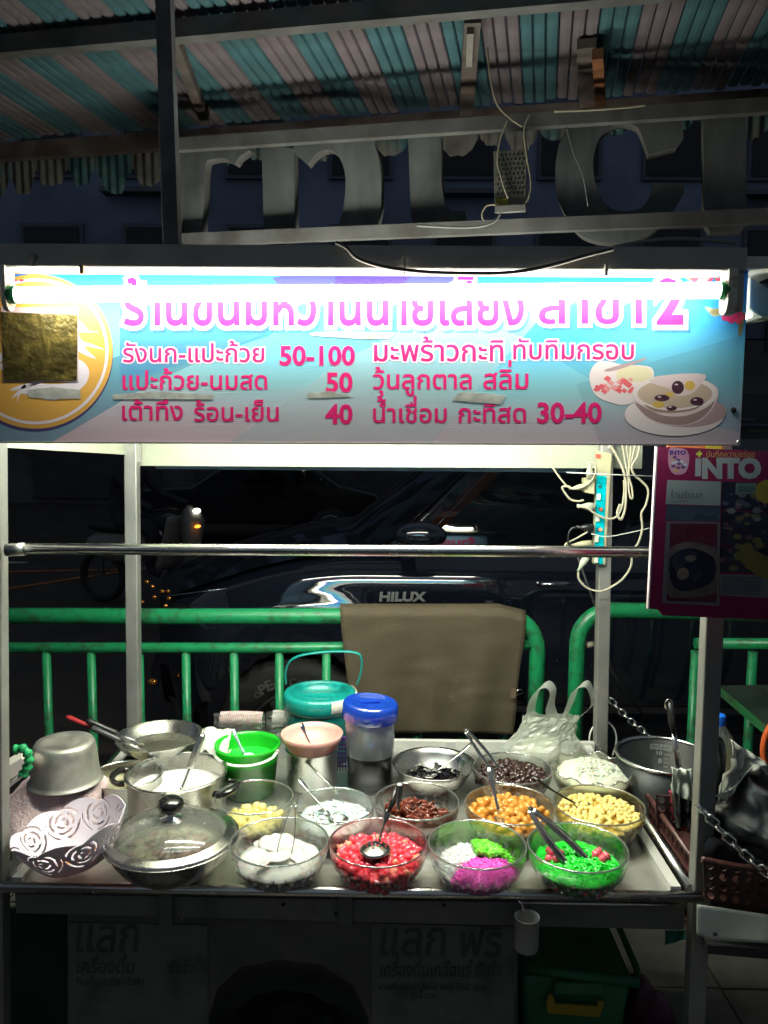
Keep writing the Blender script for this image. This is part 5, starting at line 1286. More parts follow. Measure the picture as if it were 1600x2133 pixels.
for x, y, z in ((-.052,.012,.066),(-.038,.004,.070),(-.060,-.006,.063),(-.046,-.012,.066),(-.054,.024,.064),(.050,.014,.068),(.062,.002,.064),(.052,-.010,.066),(.040,.0,.070)):
    inst('ruby_piece', rnd.choice(rl2), f, (x, y, z), (rnd.random()*6, rnd.random()*6, 0))
ym2 = M('yellow bits', (.6,.5,.08), .3)
for k in range(12):
    a = rnd.uniform(-2.8,-.3); z = rnd.uniform(.015,.038); r = inner_r(R,H,z)-.006; inst('fruit_bit', rl2[0] if k % 3 else lump(.006,(1,1,.8),8,5,.2,k).mesh('fruit_bit', ym2), f, (r*cos(a), r*sin(a), z), (rnd.random()*6,0,0), .7)
tongs('broad steel tongs lying in the green noodles with their hinge over the ginkgo bowl', atY(1188,1808,c.y-.035), atY(1232,1798,c.y-.02), atY(1106,1686,c.y+.045), .017, M('slotted steel'), True)

# ---- pots on the left ---------------------------------------------------------
def place(v): return tuple(v)
def vessel(name, label, px, py, w, H, prof, z0=ZT, mat=None, cat='pot', seg=56, tilt=None):
    c, R = rim_at(px, py, H, w, z0); t = thing(name, label, cat, c)
    part('pan' if 'pan' in name or 'wok' in name else 'pot_body', MB().lathe([(r*R, z*H) for r, z in prof], seg, c), mat or steel(), t)
    return c, R, t
# lidded wok-shaped pan, front left
c, R, t = vessel('lidded_pan', 'big stainless pan with a glass lid and black knob at the front left', 357, 1742, 266, .080,
    [(.001,0),(.5,0),(.62,.08),(.78,.3),(.9,.6),(.97,.86),(1.0,.93),(1.04,.97),(1.05,1.0),(1.02,1.0),(.97,.94),(.93,.9),(.86,.6),(.72,.3),(.5,.06),(.001,.05)])
Hh = .080; tl = Matrix.Rotation(radians(-1), 3, 'X')
lid_c = c+Vector((0,0,Hh))
part('lid', MB().lathe([(R*.86*cos(a), .046*sin(a)) for a in [k*pi/2/12 for k in range(13)]], 56, lid_c), clear_mat('steamed lid glass', (.72,.74,.70), .6, .10, .10, 0, .42, (.40,.41,.38)), t)
part('lid_ring', MB().lathe([(R*1.0,-.004),(R*1.01,.003),(R*.97,.006),(R*.87,.007),(R*.84,.010)], 60, lid_c), steel(), t)
kn = part('knob', MB().lathe([(.001,.060),(.010,.058),(.012,.064),(.024,.070),(.030,.080),(.027,.090),(.018,.096),(.001,.097)], 28, lid_c+Vector((0,0,-.008))), M('bakelite', (.012,.012,.012), .16, 0, 0, coat=.6), t)
part('knob_plate', MB().lathe([(.034,.044),(.032,.049),(.012,.054),(.012,.060)], 28, lid_c+Vector((0,0,-.006))), chrome(), kn)
part('lid_lettering', letters(MB(), 'Style', lambda u, v: lid_c+Vector((.075+u*.0+v*.35, -.02+u*.9, .038-(u*.3)+.002)), 0, .03, 0, .02, 1, 0, .2), M('lid print', (.6,.6,.55), .5), t)
f = food('stewed_lotus', 'pinkish and pale stewed pieces under the steamed glass lid', c)
fm1, fm2 = M('stew pink', (.62,.38,.30), .3, 0, .3, 20), M('stew cream', (.65,.62,.42), .3, 0, .3, 20)
part('liquid', MB().lathe([(.001,.052),(R*.84,.052)], 40, c), M('cloudy broth', (.36,.38,.28), .12, 0, .2, 12), f)
lm1 = [lump(.016, (1.3,.8,.5), 9, 6, .5, k).mesh('stew_piece', fm1 if k % 2 else fm2) for k in range(5)]
for k in range(70):
    a = rnd.random()*6.28; q = sqrt(rnd.random())*R*.62; inst('stew_piece', rnd.choice(lm1), f, (q*cos(a), q*sin(a)*.8-.01, .054+rnd.uniform(0,.008)), (rnd.uniform(-.5,.5), rnd.uniform(-.5,.5), rnd.random()*6))
# milk pot with black side handles
def potprof(th=.02): return [(.001,0),(.88,0),(.95,.04),(.985,.12),(.985,.93),(1.03,.985),(1.03,1.0),(.965,1.0),(.955,.95),(.955,.1),(.9,.04),(.001,.035)]
c, R, t = vessel('cooking_pot', 'polished stainless pot of white milk with black side handles', 368, 1606, 204, .115, potprof())
part('milk', MB().lathe([(.001,.070),(R*.95,.070)], 48, c), M('white milk', (.84,.84,.78), .2, 0, .03, 6, coat=.4), t)
def sidehandle(ang_, z=.088):
    d = Vector((cos(ang_), sin(ang_), 0)); s_ = Vector((-d.y, d.x, 0)); b_ = c+d*R*1.0+Vector((0,0,z))
    pts = [b_+s_*.038, b_+s_*.040+d*.016, b_+s_*.030+d*.036+Vector((0,0,.006)), b_+d*.042+Vector((0,0,.009)), b_-s_*.030+d*.036+Vector((0,0,.006)), b_-s_*.040+d*.016, b_-s_*.038]
    o = part('handle', MB().tube(spline(pts, 5), [(.007,.009)]*31, 10), M('bakelite'), t)
sidehandle(radians(172)); sidehandle(radians(-15))
lad = thing('ladle', 'steel ladle with a tubular handle dipping into the white milk pot', 'ladle', c+Vector((.03,-.0,.08)))
e0, e1 = atY(383,1632,c.y-.02), atY(423,1528,c.y+.01)
part('handle', MB().tube([e0.lerp(e1,.30), e0.lerp(e1,.34), e0.lerp(e1,.93), e1], [.006,.0095,.0095,.006], 14), chrome(), lad)
part('shaft', MB().tube(spline([e0+Vector((-.006,-.01,-.012)), e0, e0.lerp(e1,.32)], 5), .0035, 8), shiny(), lad)
part('hook', MB().tube([e1, e1+Vector((.004,0,.012)), e1+Vector((.008,0,.014))], .0018, 6), shiny(), lad)
# small pot of custard behind it
c2, R2, t2 = vessel('small_pot', 'small stainless pot of pale yellow custard half hidden by the milk pot', 262, 1612, 148, .095, potprof())
part('custard', MB().lathe([(.001,.060),(R2*.95,.060)], 40, c2), M('pale custard', (.72,.68,.42), .3, 0, .06, 10), t2)
# oil wok at the back left
c3, R3, t3 = vessel('wok', 'wide steel pan of clear syrup behind the pots with utensil handles across it', 332, 1531, 176, .048, [(.001,0),(.55,0),(.75,.2),(.92,.6),(1.0,1.0),(1.03,1.01),(1.02,.97),(.9,.55),(.72,.2),(.5,.05),(.001,.05)], ZT+.085)
part('syrup', MB().lathe([(.001,.018),(R3*.82,.018)], 40, c3), M('clear syrup', (.10,.10,.075), .06, 0, .2, 20, coat=1), t3)
sup = thing('storage_box', 'dark box under the wide steel pan of syrup', 'box', (c3.x, c3.y, ZT))
part('box_body', MB().box((c3.x, c3.y, ZT+.042), (.17,.14,.084)), M('dark carton', (.05,.045,.04), .7, 0, .2), sup, bevel=.004)
# utensils over it
def tool(label, a, b, mats, r0=.006):
    t = thing('utensil', label, 'utensil', tuple(b), 'long handled utensils across the syrup pan')
    a, b = Vector(a), Vector(b)
    part('handle', MB().tube([a, a.lerp(b,.04), a.lerp(b,.25), a.lerp(b,.5), a.lerp(b,.54)], [(r0*.6,r0*.5),(r0*1.2,r0),(r0,r0*.8),(r0*1.1,r0*.8),(r0*.5,r0*.5)], 10), mats, t)
    part('shaft', MB().tube([a.lerp(b,.52), b], .0035, 8), shiny(), t)
    return t
yb = c3.y-.03
tool('red handled metal utensil pointing up to the far left', atY(138,1492,yb+.02), atY(300,1562,yb), M('red handle', (.35,.03,.03), .25, 0, .1, coat=.4))
tool('black handled utensil with a hanging loop, resting on the syrup pan', atY(180,1500,yb+.0), atY(300,1552,yb+.02), black_pl(), .008)
tool('grey black handled utensil lying lowest across the syrup pan', atY(190,1515,yb-.02), atY(305,1566,yb-.02), M('dark grey handle', (.05,.05,.05), .35), .007)
# upturned aluminium pot on a pink towel
zc = ZT+.125
cq = atZ(137, 1625, zc); Ra = 71*mpp(cq)
ta = thing('upturned_pot', 'dull dented aluminium pot turned upside down on the pink towel', 'pot', (cq.x, cq.y, zc))
part('pot_body', MB().lathe([(.001,.098),(Ra*.62,.098),(Ra*.80,.0985),(Ra*.85,.092),(Ra*.88,.08),(Ra*.96,.012),(Ra*1.0,.004),(Ra*1.05,.002),(Ra*1.05,0),(Ra*.95,0)], 52, (cq.x, cq.y, zc), lambda r, z, a, i: (r*(1+.010*noise.noise(Vector((cos(a)*2, sin(a)*2, z*20)))), 0)), alu(), ta)
tw = thing('towel', 'pale pink terry towel draped under the upturned aluminium pot', 'towel', (cq.x, cq.y, ZT))
part('cloth', MB().grid(lambda u, v: Vector((cq.x-.13+.19*u+.012*noise.noise(Vector((u*3,v*4,0))), cq.y-.125+.21*v, zc-.004-.10*max(0,(.42-v)/.42)**1.4-.03*abs(u-.5)**2*4+.010*noise.noise(Vector((u*6,v*6,3))))), 40, 34), M('pink terry', (.80,.60,.60), .95, 0, .15, 60, .9, 160), tw, solid=.008)
part('cloth_fold', MB().box((cq.x, cq.y+.02, ZT+.055), (.16,.13,.11)), MATS['pink terry'], tw, bevel=.02)
# rose cut-out basket, tipped towards the viewer
def rose_basket():
    base = atZ(157, 1800, ZT+.03); t = thing('basket', 'white plastic basket with rose shaped cut outs tipped on its side at the front left', 'basket', base)
    wp_ = M('lilac white plastic', (.80,.72,.80), .3, 0, .03, 6, coat=.3, sss=.05); dk = M('dark recess', (.05,.03,.035), .7)
    tilt = Matrix.Rotation(radians(-22), 3, 'Z') @ Matrix.Rotation(radians(5), 3, 'X') @ Matrix.Rotation(radians(-11), 3, 'Y'); cc = base+Vector((.006,.004,.006)); Rr = 114*mpp(cc)
    # roses as spirals of open slots: slot test on (angle, height)
    n = 300; m = 70; rose_c = [(k*2*pi/8+.2, .62) for k in range(8)]
    edge = lambda a: .88+.14*abs(cos(a*4+.8-pi*.0))
    def hole(a, v):
        for ra_, rv in rose_c:
            da = (a-ra_+pi) % (2*pi)-pi; x = da*Rr*.92/.042; y = (v-rv)*.075/.042*1.45
            q = hypot(x, y)
            if q > 1.0: continue
            th = atan2(y, x)
            s_ = (q*3.1 - th/(2*pi)*1.0) % 1
            if q < .12: return False
            if s_ < .36 and abs(((th*1.5/pi+q*1.2) % 1)-.5) > .13: return True
        return False
    def pt(a, v, off=0):
        r = Rr*(.50+.50*min(1, v*1.02)**.62)-off; return cc+tilt@Vector((r*cos(a), r*sin(a), v*.085*edge(a)/.95+ (0)))
    vs = []; fs = []
    for j in range(m+1):
        for i in range(n): vs.append(pt(2*pi*i/n, j/m))
    for j in range(m):
        v = (j+.5)/m
        for i in range(n):
            a = 2*pi*(i+.5)/n
            if v > .26 and hole(a, v*edge(a)*1.02): continue
            i2 = (i+1) % n; fs.append((j*n+i, j*n+i2, (j+1)*n+i2, (j+1)*n+i))
    mb = MB().add(vs, fs); mb.lathe([(.001,0),(Rr*.50,0)], 60, cc, tilt=tilt)
    part('bowl', mb, wp_, t, solid=.0022)
    for q, r in (((172,1753),.018), ((128,1786),.015)):
        part('fruit_slice', MB().sphere(cc+tilt@Vector(((q[0]-148)*.001, (1772-q[1])*.0016, .006)), (r, r*.8, .005), 14, 6), M('orange slice', (.70,.25,.06), .4), t)
rose_basket()
# floral melamine bowl and pink dish at the far left edge
cf = atZ(20, 1672, ZT+.08); fb = thing('floral_bowl', 'white melamine bowl with painted flowers cut off by the picture edge', 'bowl', (cf.x, cf.y, ZT+.03))
Rf = .048
part('bowl', MB().lathe([(.001,0),(Rf*.5,0),(Rf*.8,.018),(Rf,.05),(Rf*.96,.05),(Rf*.76,.02),(Rf*.4,.004),(.001,.004)], 40, (cf.x, cf.y, ZT+.03)), M('cream melamine', (.72,.74,.62), .25, 0, .03, coat=.3), fb)
for k, (x, z, cl) in enumerate(((48,1655,(.7,.45,.05)),(55,1672,(.65,.16,.08)),(42,1660,(.10,.25,.06)),(60,1662,(.55,.10,.10)),(38,1648,(.06,.12,.05)))):
    part('painted_flower', MB().sphere(atZ(x, z, ZT+.082), (.006,.007,.002), 8, 5), M('flower paint %d' % k, cl, .4), fb)
part('saucer', MB().lathe([(.001,.0),(Rf*1.1,.0),(Rf*1.25,.02),(Rf*1.2,.021),(.001,.006)], 36, (cf.x-.004, cf.y-.01, ZT+.008)), M('pink melamine', (.65,.04,.12), .3), fb)
# green gripped tool
gg = thing('tool_handle', 'green rubber grip of a steel rod leaning at the left post', 'tool', tuple(atY(45,1600,.12)))
part('rod', MB().tube([atY(-20,1665,.1), atY(48,1612,.12)], .006, 10), steel_dull(), gg)
gp = spline([atY(48,1614,.12), atY(58,1595,.12), atY(60,1575,.12), atY(48,1560,.12), atY(30,1562,.12)], 8)
part('grip', MB().tube(gp, [.010+.0022*sin(i*1.1) for i in range(len(gp))], 14), M('green rubber', (.01,.28,.09), .5), gg)
part('box_corner', MB().box(atY(15,1605,.16), (.09,.05,.03), .4, 0, 0, -.5), M('red white box', (.65,.60,.55), .6), thing('carton', 'white carton with a red edge behind the green grip', 'box', tuple(atY(15,1605,.16))))
# napkins and wrapped packs at the back
def striped(name, c1):
    m = M(name, (.7,.68,.62), .6, var=0); N = m.node_tree.nodes; L = m.node_tree.links; b = N['Principled BSDF']
    w_ = N.new('ShaderNodeTexWave'); w_.bands_direction = 'X'; w_.inputs['Scale'].default_value = 55; w_.inputs['Distortion'].default_value = 1.5
    L.new(N['Texture Coordinate'].outputs['Object'], w_.inputs[0]); mx = N.new('ShaderNodeMix'); mx.data_type = 'RGBA'
    L.new(w_.outputs['Fac'], mx.inputs[0]); mx.inputs[6].default_value = (.68,.66,.62,1); mx.inputs[7].default_value = (*c1,1); L.new(mx.outputs[2], b.inputs['Base Color']); return m
def pack(label, px, py, w, h, Y, c1, tipz=0):
    p = atY(px, py, Y); s_ = mpp(p); t = thing('plastic_pack', label, 'pack', (p.x, p.y, p.z-h*s_/2), 'clear wrapped packs behind the bucket')
    part('wrap', MB().grid(lambda u, v: p+Vector(((u-.5)*w*s_, .010*noise.noise(Vector((u*9,v*5,px)))-.022, (v-.5)*h*s_*(1+.18*noise.noise(Vector((u*5,px,0)))))), 30, 10), clear_mat('crinkled wrap', (.90,.92,.90), .8, .16, .30, 0, .16), t)
    part('stack', MB().grid(lambda u, v: p+Vector(((u-.5)*w*s_*.84, -.012+.028*(2*v-1)**2, (v-.5)*h*s_*.72*(1+.12*sin(u*3)))), 24, 10), striped('striped cups '+label[:7], c1), t, solid=.004)
    part('stand', MB().box((p.x, p.y+.02, (p.z-h*s_*.5+ZT)/2), (w*s_*.7,.05,p.z-h*s_*.5-ZT)), M('pack base', (.5,.5,.46), .7), t)
pack('clear wrapped stack of red striped cups behind the green bucket', 502, 1502, 106, 42, .70, (.50,.20,.20))
pack('crumpled clear pack with red print in front of the teal cooler', 622, 1502, 130, 50, .70, (.45,.42,.40))
npk = thing('napkin_stack', 'rumpled white cloth between the pots and the green bucket', 'cloth', tuple(atZ(445,1560,ZT)))
q = atY(448,1532,.52)
part('cloth', MB().grid(lambda u, v: q+Vector(((u-.5)*.085, (v-.5)*.09, -.06*max(0,.6-v)**1.2+.014*noise.noise(Vector((u*5,v*5,9))))), 26, 22), M('white cloth', (.70,.71,.62), .9, 0, .05, 8, .4, 50), npk, solid=.003)
part('cloth_base', MB().box((q.x, q.y+.01, (q.z+ZT)/2-.02), (.09,.07,q.z-ZT-.04)), MATS['white cloth'], npk)
# green bucket
cg, Rg = rim_at(516, 1548, .135, 132)
gbt = thing('bucket', 'translucent bright green plastic bucket with a white strap handle', 'bucket', cg)
gpl = clear_mat('lime plastic', (.1,.8,.1), .35, .18, .05, 0, .93, (.035,.80,.05))
part('bucket_body', MB().lathe([(.001,0),(Rg*.80,0),(Rg*.83,.006),(Rg*.98,.128),(Rg*1.03,.130),(Rg*1.03,.136),(Rg*.97,.136),(Rg*.95,.125),(Rg*.8,.01),(.001,.008)], 52, cg), gpl, gbt)
part('liquid', MB().lathe([(.001,.095),(Rg*.92,.095)], 36, cg), M('green drink', (.02,.5,.05), .2), gbt)
hp_ = [cg+Vector((cos(a)*Rg*1.05, sin(a)*Rg*1.08, .124-.014*sin(-a)+ (.006 if k in (0,12) else 0))) for k, a in enumerate([radians(-170+i*150/12) for i in range(13)])]
part('strap_handle', MB().tube(hp_, [(.0016,.0042)]*13, 8, flat=(0,-1,.2)), M('white plastic', (.80,.80,.75), .35), gbt)
part('pivot', MB().tube([hp_[-1]+Vector((0,-.004,0)), hp_[-1]+Vector((0,.003,0))], .005, 12), M('white plastic'), gbt)
part('lettering', letters(MB(), 'FANTA'[1:], lambda u, v: cg+Vector((Rg*.86*sin(u)*1.0, -Rg*.86*cos(u)-.0015, v*.07)), -.82, -.25, .18, .03, .9), M('black print', (.01,.01,.01), .5), gbt)
spt = spoon('spoon with a blue and white patterned handle standing in the green bucket', cg+Vector((.0,.01,.10)), atY(486,1520,cg.y+.01), (.014,.01), .009, M('patterned enamel', (.55,.58,.72), .3, 0, .6, 260))
# pink bowl on a steel pot
cs, Rs = rim_at(650, 1556, .105, 110)
cs.y = cs.y; stp = thing('steel_pot', 'mirror polished straight steel pot under the pink bowl', 'pot', cs)
part('pot_body', MB().lathe([(.001,0),(Rs*.93,0),(Rs*.96,.004),(Rs*.96,.098),(Rs*1.02,.102),(Rs*1.02,.105),(Rs*.93,.105),(Rs*.93,.01),(.001,.008)], 52, cs), M('mirror steel', (.72,.71,.66), .3, 1, .05, 20), stp)
ha, hb_ = atY(640,1588,cs.y-Rs*.95), atY(701,1650,cs.y-Rs-.09)
part('handle', MB().tube([ha, ha.lerp(hb_,.2), hb_], [(.003,.008),(.003,.009),(.004,.010)], 10), shiny(), stp)
part('bracket', MB().box(ha+Vector((0,.002,.004)), (.014,.006,.02)), shiny(), stp, bevel=.002)
zp = ZT+.108; cpk = atZ(650, 1526, zp+.052); Rp = 65*mpp(cpk)
pkb = thing('pink_bowl', 'pale pink plastic bowl with a spoon inside, stacked on the steel pot', 'bowl', (cpk.x, cpk.y, zp))
part('bowl', MB().lathe([(.001,0),(Rp*.6,0),(Rp*.78,.010),(Rp*.95,.038),(Rp,.052),(Rp*.965,.053),(Rp*.92,.038),(Rp*.72,.012),(.001,.006)], 52, (cpk.x, cpk.y, zp)), M('pale pink plastic', (.78,.42,.36), .3, 0, .04, 8, sss=.1, coat=.2), pkb)
spoon('short steel handle sticking up from the pink bowl', Vector((cpk.x+.006,cpk.y-.01,zp+.018)), atY(628,1507,cpk.y+.01), (.014,.01), .007)
# pitcher with blue lid
cp, Rp2 = rim_at(771, 1478, .218, 107)
pit = thing('pitcher', 'tall frosted plastic pitcher of dark liquid with a blue lid', 'pitcher', cp)
part('jug', MB().lathe([(Rp2*.93,.098),(Rp2*.99,.20),(Rp2*.99,.215),(Rp2*.95,.215),(Rp2*.89,.098)], 52, cp), clear_mat('frosted jug plastic', (.80,.82,.80), .5, .12, .10, 0, .45, (.55,.56,.52)), pit)
part('jug_base', MB().lathe([(.001,0),(Rp2*.86,0),(Rp2*.9,.006),(Rp2*.93,.098)], 52, cp), clear_mat('wet jug plastic', (.85,.87,.89), .35, .08, .04, 0, .03, (.4,.4,.42)), pit)
part('dark_drink', MB().lathe([(.001,.009),(Rp2*.85,.009),(Rp2*.875,.098),(Rp2*.87,.10),(.001,.10)], 44, cp), M('dark drink', (.012,.009,.012), .15, 0, .2), pit)
tlt = Matrix.Rotation(radians(4), 3, 'Y')
bl_ = clear_mat('blue lid plastic', (.10,.25,.85), .4, .08, .12, 0, .75, (.02,.12,.80))
ld = part('lid', MB().lathe([(Rp2*1.04,-.018),(Rp2*1.08,-.016),(Rp2*1.08,.022),(Rp2*1.0,.030),(Rp2*.92,.031),(Rp2*.88,.024),(.001,.024)], 52, cp+Vector((0,0,.212)), tilt=tlt), bl_, pit)
part('lid_rib', MB().box(cp+Vector((0,0,.240)), (.055,.008,.006), .25), bl_, ld, bevel=.002)
spoon('steel spoon seen through the frosted pitcher wall', cp+Vector((.006,.0,.115)), cp+Vector((-.035,-.01,.215)), (.014,.01), .007)
# teal cooler
cc, Rc = rim_at(667, 1440, .200, 150)
clr = thing('cooler_jug', 'teal insulated cooler jug with a raised carrying handle', 'cooler', cc)
tl_ = M('teal plastic', (.004,.19,.17), .32, 0, .06, 7, coat=.1)
part('jug_body', MB().lathe([(.001,0),(Rc*.86,0),(Rc*.9,.01),(Rc*.94,.15),(Rc*.93,.17),(.001,.17)], 52, cc), tl_, clr)
part('lid', MB().lathe([(Rc*.97,.153),(Rc*1.02,.160),(Rc*1.02,.190),(Rc*.98,.201),(Rc*.84,.203),(Rc*.80,.197),(Rc*.79,.180),(.001,.178)], 60, cc), M('teal lid plastic', (.006,.24,.21), .3, 0, .04, coat=.1), clr)
ar = [cc+Vector((cos(a)*Rc*1.0, sin(a)*Rc*1.0, .181)) for a in [radians(-68+i*104/16) for i in range(17)]]
part('lid_tab', MB().tube(ar, [(.006,.020)]*17, 8, flat=(1,-.3,0)), M('warm white plastic', (.72,.72,.62), .35), clr)
hx = [(596,1425),(595,1400),(604,1378),(625,1366),(665,1359),(710,1357),(742,1360),(753,1372),(752,1400),(744,1425)]
part('carry_handle', MB().tube(spline([atY(x, y, cc.y+.0) for x, y in hx], 5), [(.0035,.009)]*46, 8, flat=(0,0,1)), tl_, clr)
# purple basket sliver
pb = thing('basket', 'purple plastic lattice basket glimpsed between the steel pot and the pitcher', 'basket', tuple(atZ(712,1600,ZT)))
pbm = M('purple plastic', (.22,.03,.42), .35); Yp = cp.y+.03
for k in range(7):
    part('lattice_bar', MB().bar(atY(700,1542+k*9,Yp), atY(722,1542+k*9,Yp), .003, .004), pbm, pb)
for k in range(4): part('lattice_bar', MB().bar(atY(703+k*5.5,1538,Yp), atY(703+k*5.5,1605,Yp), .003, .003), pbm, pb)
part('rim', MB().bar(atY(696,1539,Yp), atY(724,1538,Yp), .006, .008), pbm, pb)

# =================================================================== POWER STRIP ON THE REAR POST
PY_ = RY-.035
yz = lambda x, y, o=0: atY(x, y, PY_-o)
ps = thing('power_strip', 'cream and turquoise power strip tied upright to the rear right post', 'power strip', tuple(yz(1250,1175)))
crm = M('cream plastic', (.42,.40,.25), .35, 0, .04, 8); tq = M('turquoise plastic', (.0,.36,.42), .18, 0, .25, 40, coat=.4)
part('case', MB().prism([yz(1237,1176,.0), yz(1262,1178,.0), yz(1276,945,.0), yz(1246,938,.0)], (0,0,0), (0,.03,0)), crm, ps, bevel=.004)
part('socket_panel', MB().prism([yz(1238,1174,.002), yz(1256,1176,.002), yz(1264,992,.002), yz(1243,990,.002)], (0,0,0), (0,.0025,0)), tq, ps, bevel=.001)
for k, (x, y) in enumerate(((1247,1035),(1245,1080),(1243,1123),(1242,1166))):
    part('switch', MB().box(yz(x, y, .004), (.011,.006,.018)), M('switch white', (.7,.7,.6), .3), ps, bevel=.001)
for k, (x, y) in enumerate(((1250,1013),(1249,1060),(1247,1103),(1246,1148))):
    part('socket_slot', MB().box(yz(x, y, .003), (.008,.003,.010)), M('socket dark teal', (.01,.08,.09), .4), ps)
for (x, y), s_ in (((1251,1103),3), ((1252,1061),.8)):
    part('indicator_lamp', MB().sphere(yz(x, y, .006), (.005,.003,.005), 10, 6), emit_mat('neon lamp %s' % s_, (1,.16,.08), s_), ps)
part('label', MB().box(yz(1246,950,.0045), (.014,.001,.012)), M('label red', (.6,.08,.05), .5), ps)
def plug(label, x0, y0, x1, y1, w, mat, Y=.01):
    a, b = yz(x0, y0, Y), yz(x1, y1, Y); t = thing('plug', label, 'plug', tuple(b), 'plugs in the power strip')
    part('plug_body', MB().tube([a, a.lerp(b,.2), a.lerp(b,.35), a.lerp(b,.6), b], [(w*.45,w*.45),(w*.35,w*.35),(w*.6,w*.6),(w,w*.7),(w,w*.8)], 10, flat=(0,0,1)), mat, t)
    return t
crm2 = M('pale green cream plastic', (.38,.43,.33), .35)
plug('pale plug standing upright in the top adapter', 1228,962,1229,996,.011, M('translucent cream', (.36,.35,.27), .25))
ad_ = thing('plug_adapter', 'square cream adapter in the uppermost socket of the power strip', 'adapter', tuple(yz(1228,1012)))
part('adapter_body', MB().prism([yz(1218,1026,.012), yz(1239,1030,.012), yz(1239,996,.012), yz(1216,996,.012)], (0,0,0), (0,.03,0)), crm, ad_, bevel=.002)
plug('cream plug pushed sideways into the square adapter', 1185,1018,1222,1013,.009, crm)
plug('pale green plug in the second socket', 1202,1053,1238,1056,.012, crm2)
plug('black plug in the third socket of the power strip', 1200,1098,1236,1101,.013, black_pl())
plug('cream angled plug just above the crossbar', 1182,1136,1232,1132,.010, crm)
plug('pale green plug hanging below the crossbar', 1204,1190,1222,1160,.011, crm2)
def cable(label, pts, r=.0028, mat=None, o=.02):
    single('cable', MB().tube(spline([yz(x, y, o) for x, y in pts], 6), r, 8), mat or cream(), label, 'cable', 'cables at the power strip')
cable('cable sweeping down from the banner in a wide loop to the upright plug', [(1153,920),(1146,945),(1150,970),(1170,1000),(1186,1016),(1202,1018),(1222,1010),(1238,992),(1240,970),(1232,962)])
cable('cable looping left from the square adapter under a joint', [(1188,1014),(1172,1014),(1175,1024),(1188,1040),(1204,1044),(1216,1042)], .003)
cable('cable curving from the second plug around behind the post', [(1204,1056),(1222,1058),(1240,1070),(1262,1080),(1282,1078),(1294,1060),(1300,1030),(1300,1000)], .0032)
cable('thick cream cable arching from the top of the power strip down beside the post', [(1268,935),(1272,930),(1285,950),(1297,975),(1303,1000),(1304,1030),(1302,1060),(1294,1082),(1286,1070),(1292,1050)], .0040)
cable('narrow cable loop hanging right of the post', [(1296,920),(1302,960),(1308,990),(1310,1020),(1314,1038),(1318,1035),(1316,1015),(1310,990),(1312,960),(1316,922)], .0030)
cable('long cable snaking down right of the post and back under the strip', [(1334,920),(1328,950),(1316,972),(1322,990),(1336,1002),(1350,1020),(1346,1050),(1336,1070),(1338,1100),(1330,1130),(1318,1148),(1314,1180),(1298,1205),(1275,1222),(1250,1232),(1222,1224),(1206,1206),(1205,1192)], .0034)
cable('cable running straight up beside the long snaking one', [(1304,920),(1308,950),(1312,975)], .003)
cable('cable bundle strand nearest the corner of the rear board', [(1326,918),(1318,950),(1312,972)], .0026)
cable('black lead hanging from the black plug', [(1202,1098),(1190,1102),(1184,1115),(1184,1132),(1190,1136)], .003, black_pl(), .03)
cable('cream lead crossing the black lead above the crossbar', [(1224,1108),(1200,1122),(1180,1132),(1178,1140),(1190,1142)], .0028)
single('cable_tie', MB().tube([yz(1180,984,.035), yz(1262,988,.035), yz(1362,992,.02)], (.0016), 6), M('clear tie', (.6,.62,.58), .3), 'long clear cable tie around the top of the power strip', 'cable tie')
single('cable_tie', MB().tube(spline([yz(1232,1112,.03), yz(1262,1118,.03), yz(1300,1112,.02), yz(1354,1100,.02)], 5), .0016, 6), MATS['clear tie'], 'long clear cable tie around the lower part of the power strip', 'cable tie')
single('cord', MB().tube([atY(1196,1140,RY+.1), atY(1245,1275,RY+.12), atY(1275,1400,RY+.14), atY(1345,1495,RY+.15)], .004, 8), M('black cord', (.012,.012,.014), .6), 'thin black cord hanging slantwise behind the rear post', 'cord')
single('wire_loop', MB().tube(spline([atY(x, y, RY+.02) for x, y in [(1228,1560),(1229,1530),(1240,1510),(1262,1502),(1280,1520),(1284,1545),(1276,1575)]], 6), .0028, 8), M('white wire', (.75,.75,.68), .35), 'white wire hoop standing behind the scalloped bowl at the rear post', 'wire')

# =================================================================== NEXT STALL, RIGHT EDGE
XR_ = XR+.04
def chain(label, a, b, n, Lk=.034, r=.0028, sag=.01):
    a, b = Vector(a), Vector(b); t = thing('chain', label, 'chain', tuple(b), 'steel chains at the right of the cart')
    d = (b-a).normalized(); lk = MB(); h, w = Lk/2, Lk*.24
    lk.tube([(0, w, -h*.6), (0, w, h*.6)] and [(w*cos(q), 0, (h-w)*(1 if sin(q) > 0 else -1)+w*sin(q)) for q in [2*pi*k/12+.001 for k in range(12)]], r, 6, closed=True)
    me = lk.mesh('link', chrome())
    for k in range(n):
        p = a.lerp(b, (k+.5)/n) - Vector((0,0,sag*sin(pi*(k+.5)/n)))
        q = d.to_track_quat('Z', 'Y').to_matrix() @ Matrix.Rotation(pi/2*(k & 1), 3, 'Z')
        o = inst('link', me, t, p-b); o.rotation_euler = q.to_euler(); o.scale = (1,1,((b-a).length/n)*1.28/Lk)
    return t
chain('steel chain sloping down from the rear post towards the dark pot', atY(1262,1445,RY), atY(1352,1532,RY-.02), 9)
chain('heavy steel chain hanging from the near right post across the perforated basket', atY(1458,1680,-.01), atY(1640,1850,-.08), 10, .036, .0027, .012)
part('hook', MB().tube([atY(1452,1676,-.012), atY(1462,1690,-.012)], .006, 8), chrome(), thing('eye_bolt', 'eye bolt on the near right post holding the heavy chain', 'bolt', tuple(atY(1452,1676,-.012))))
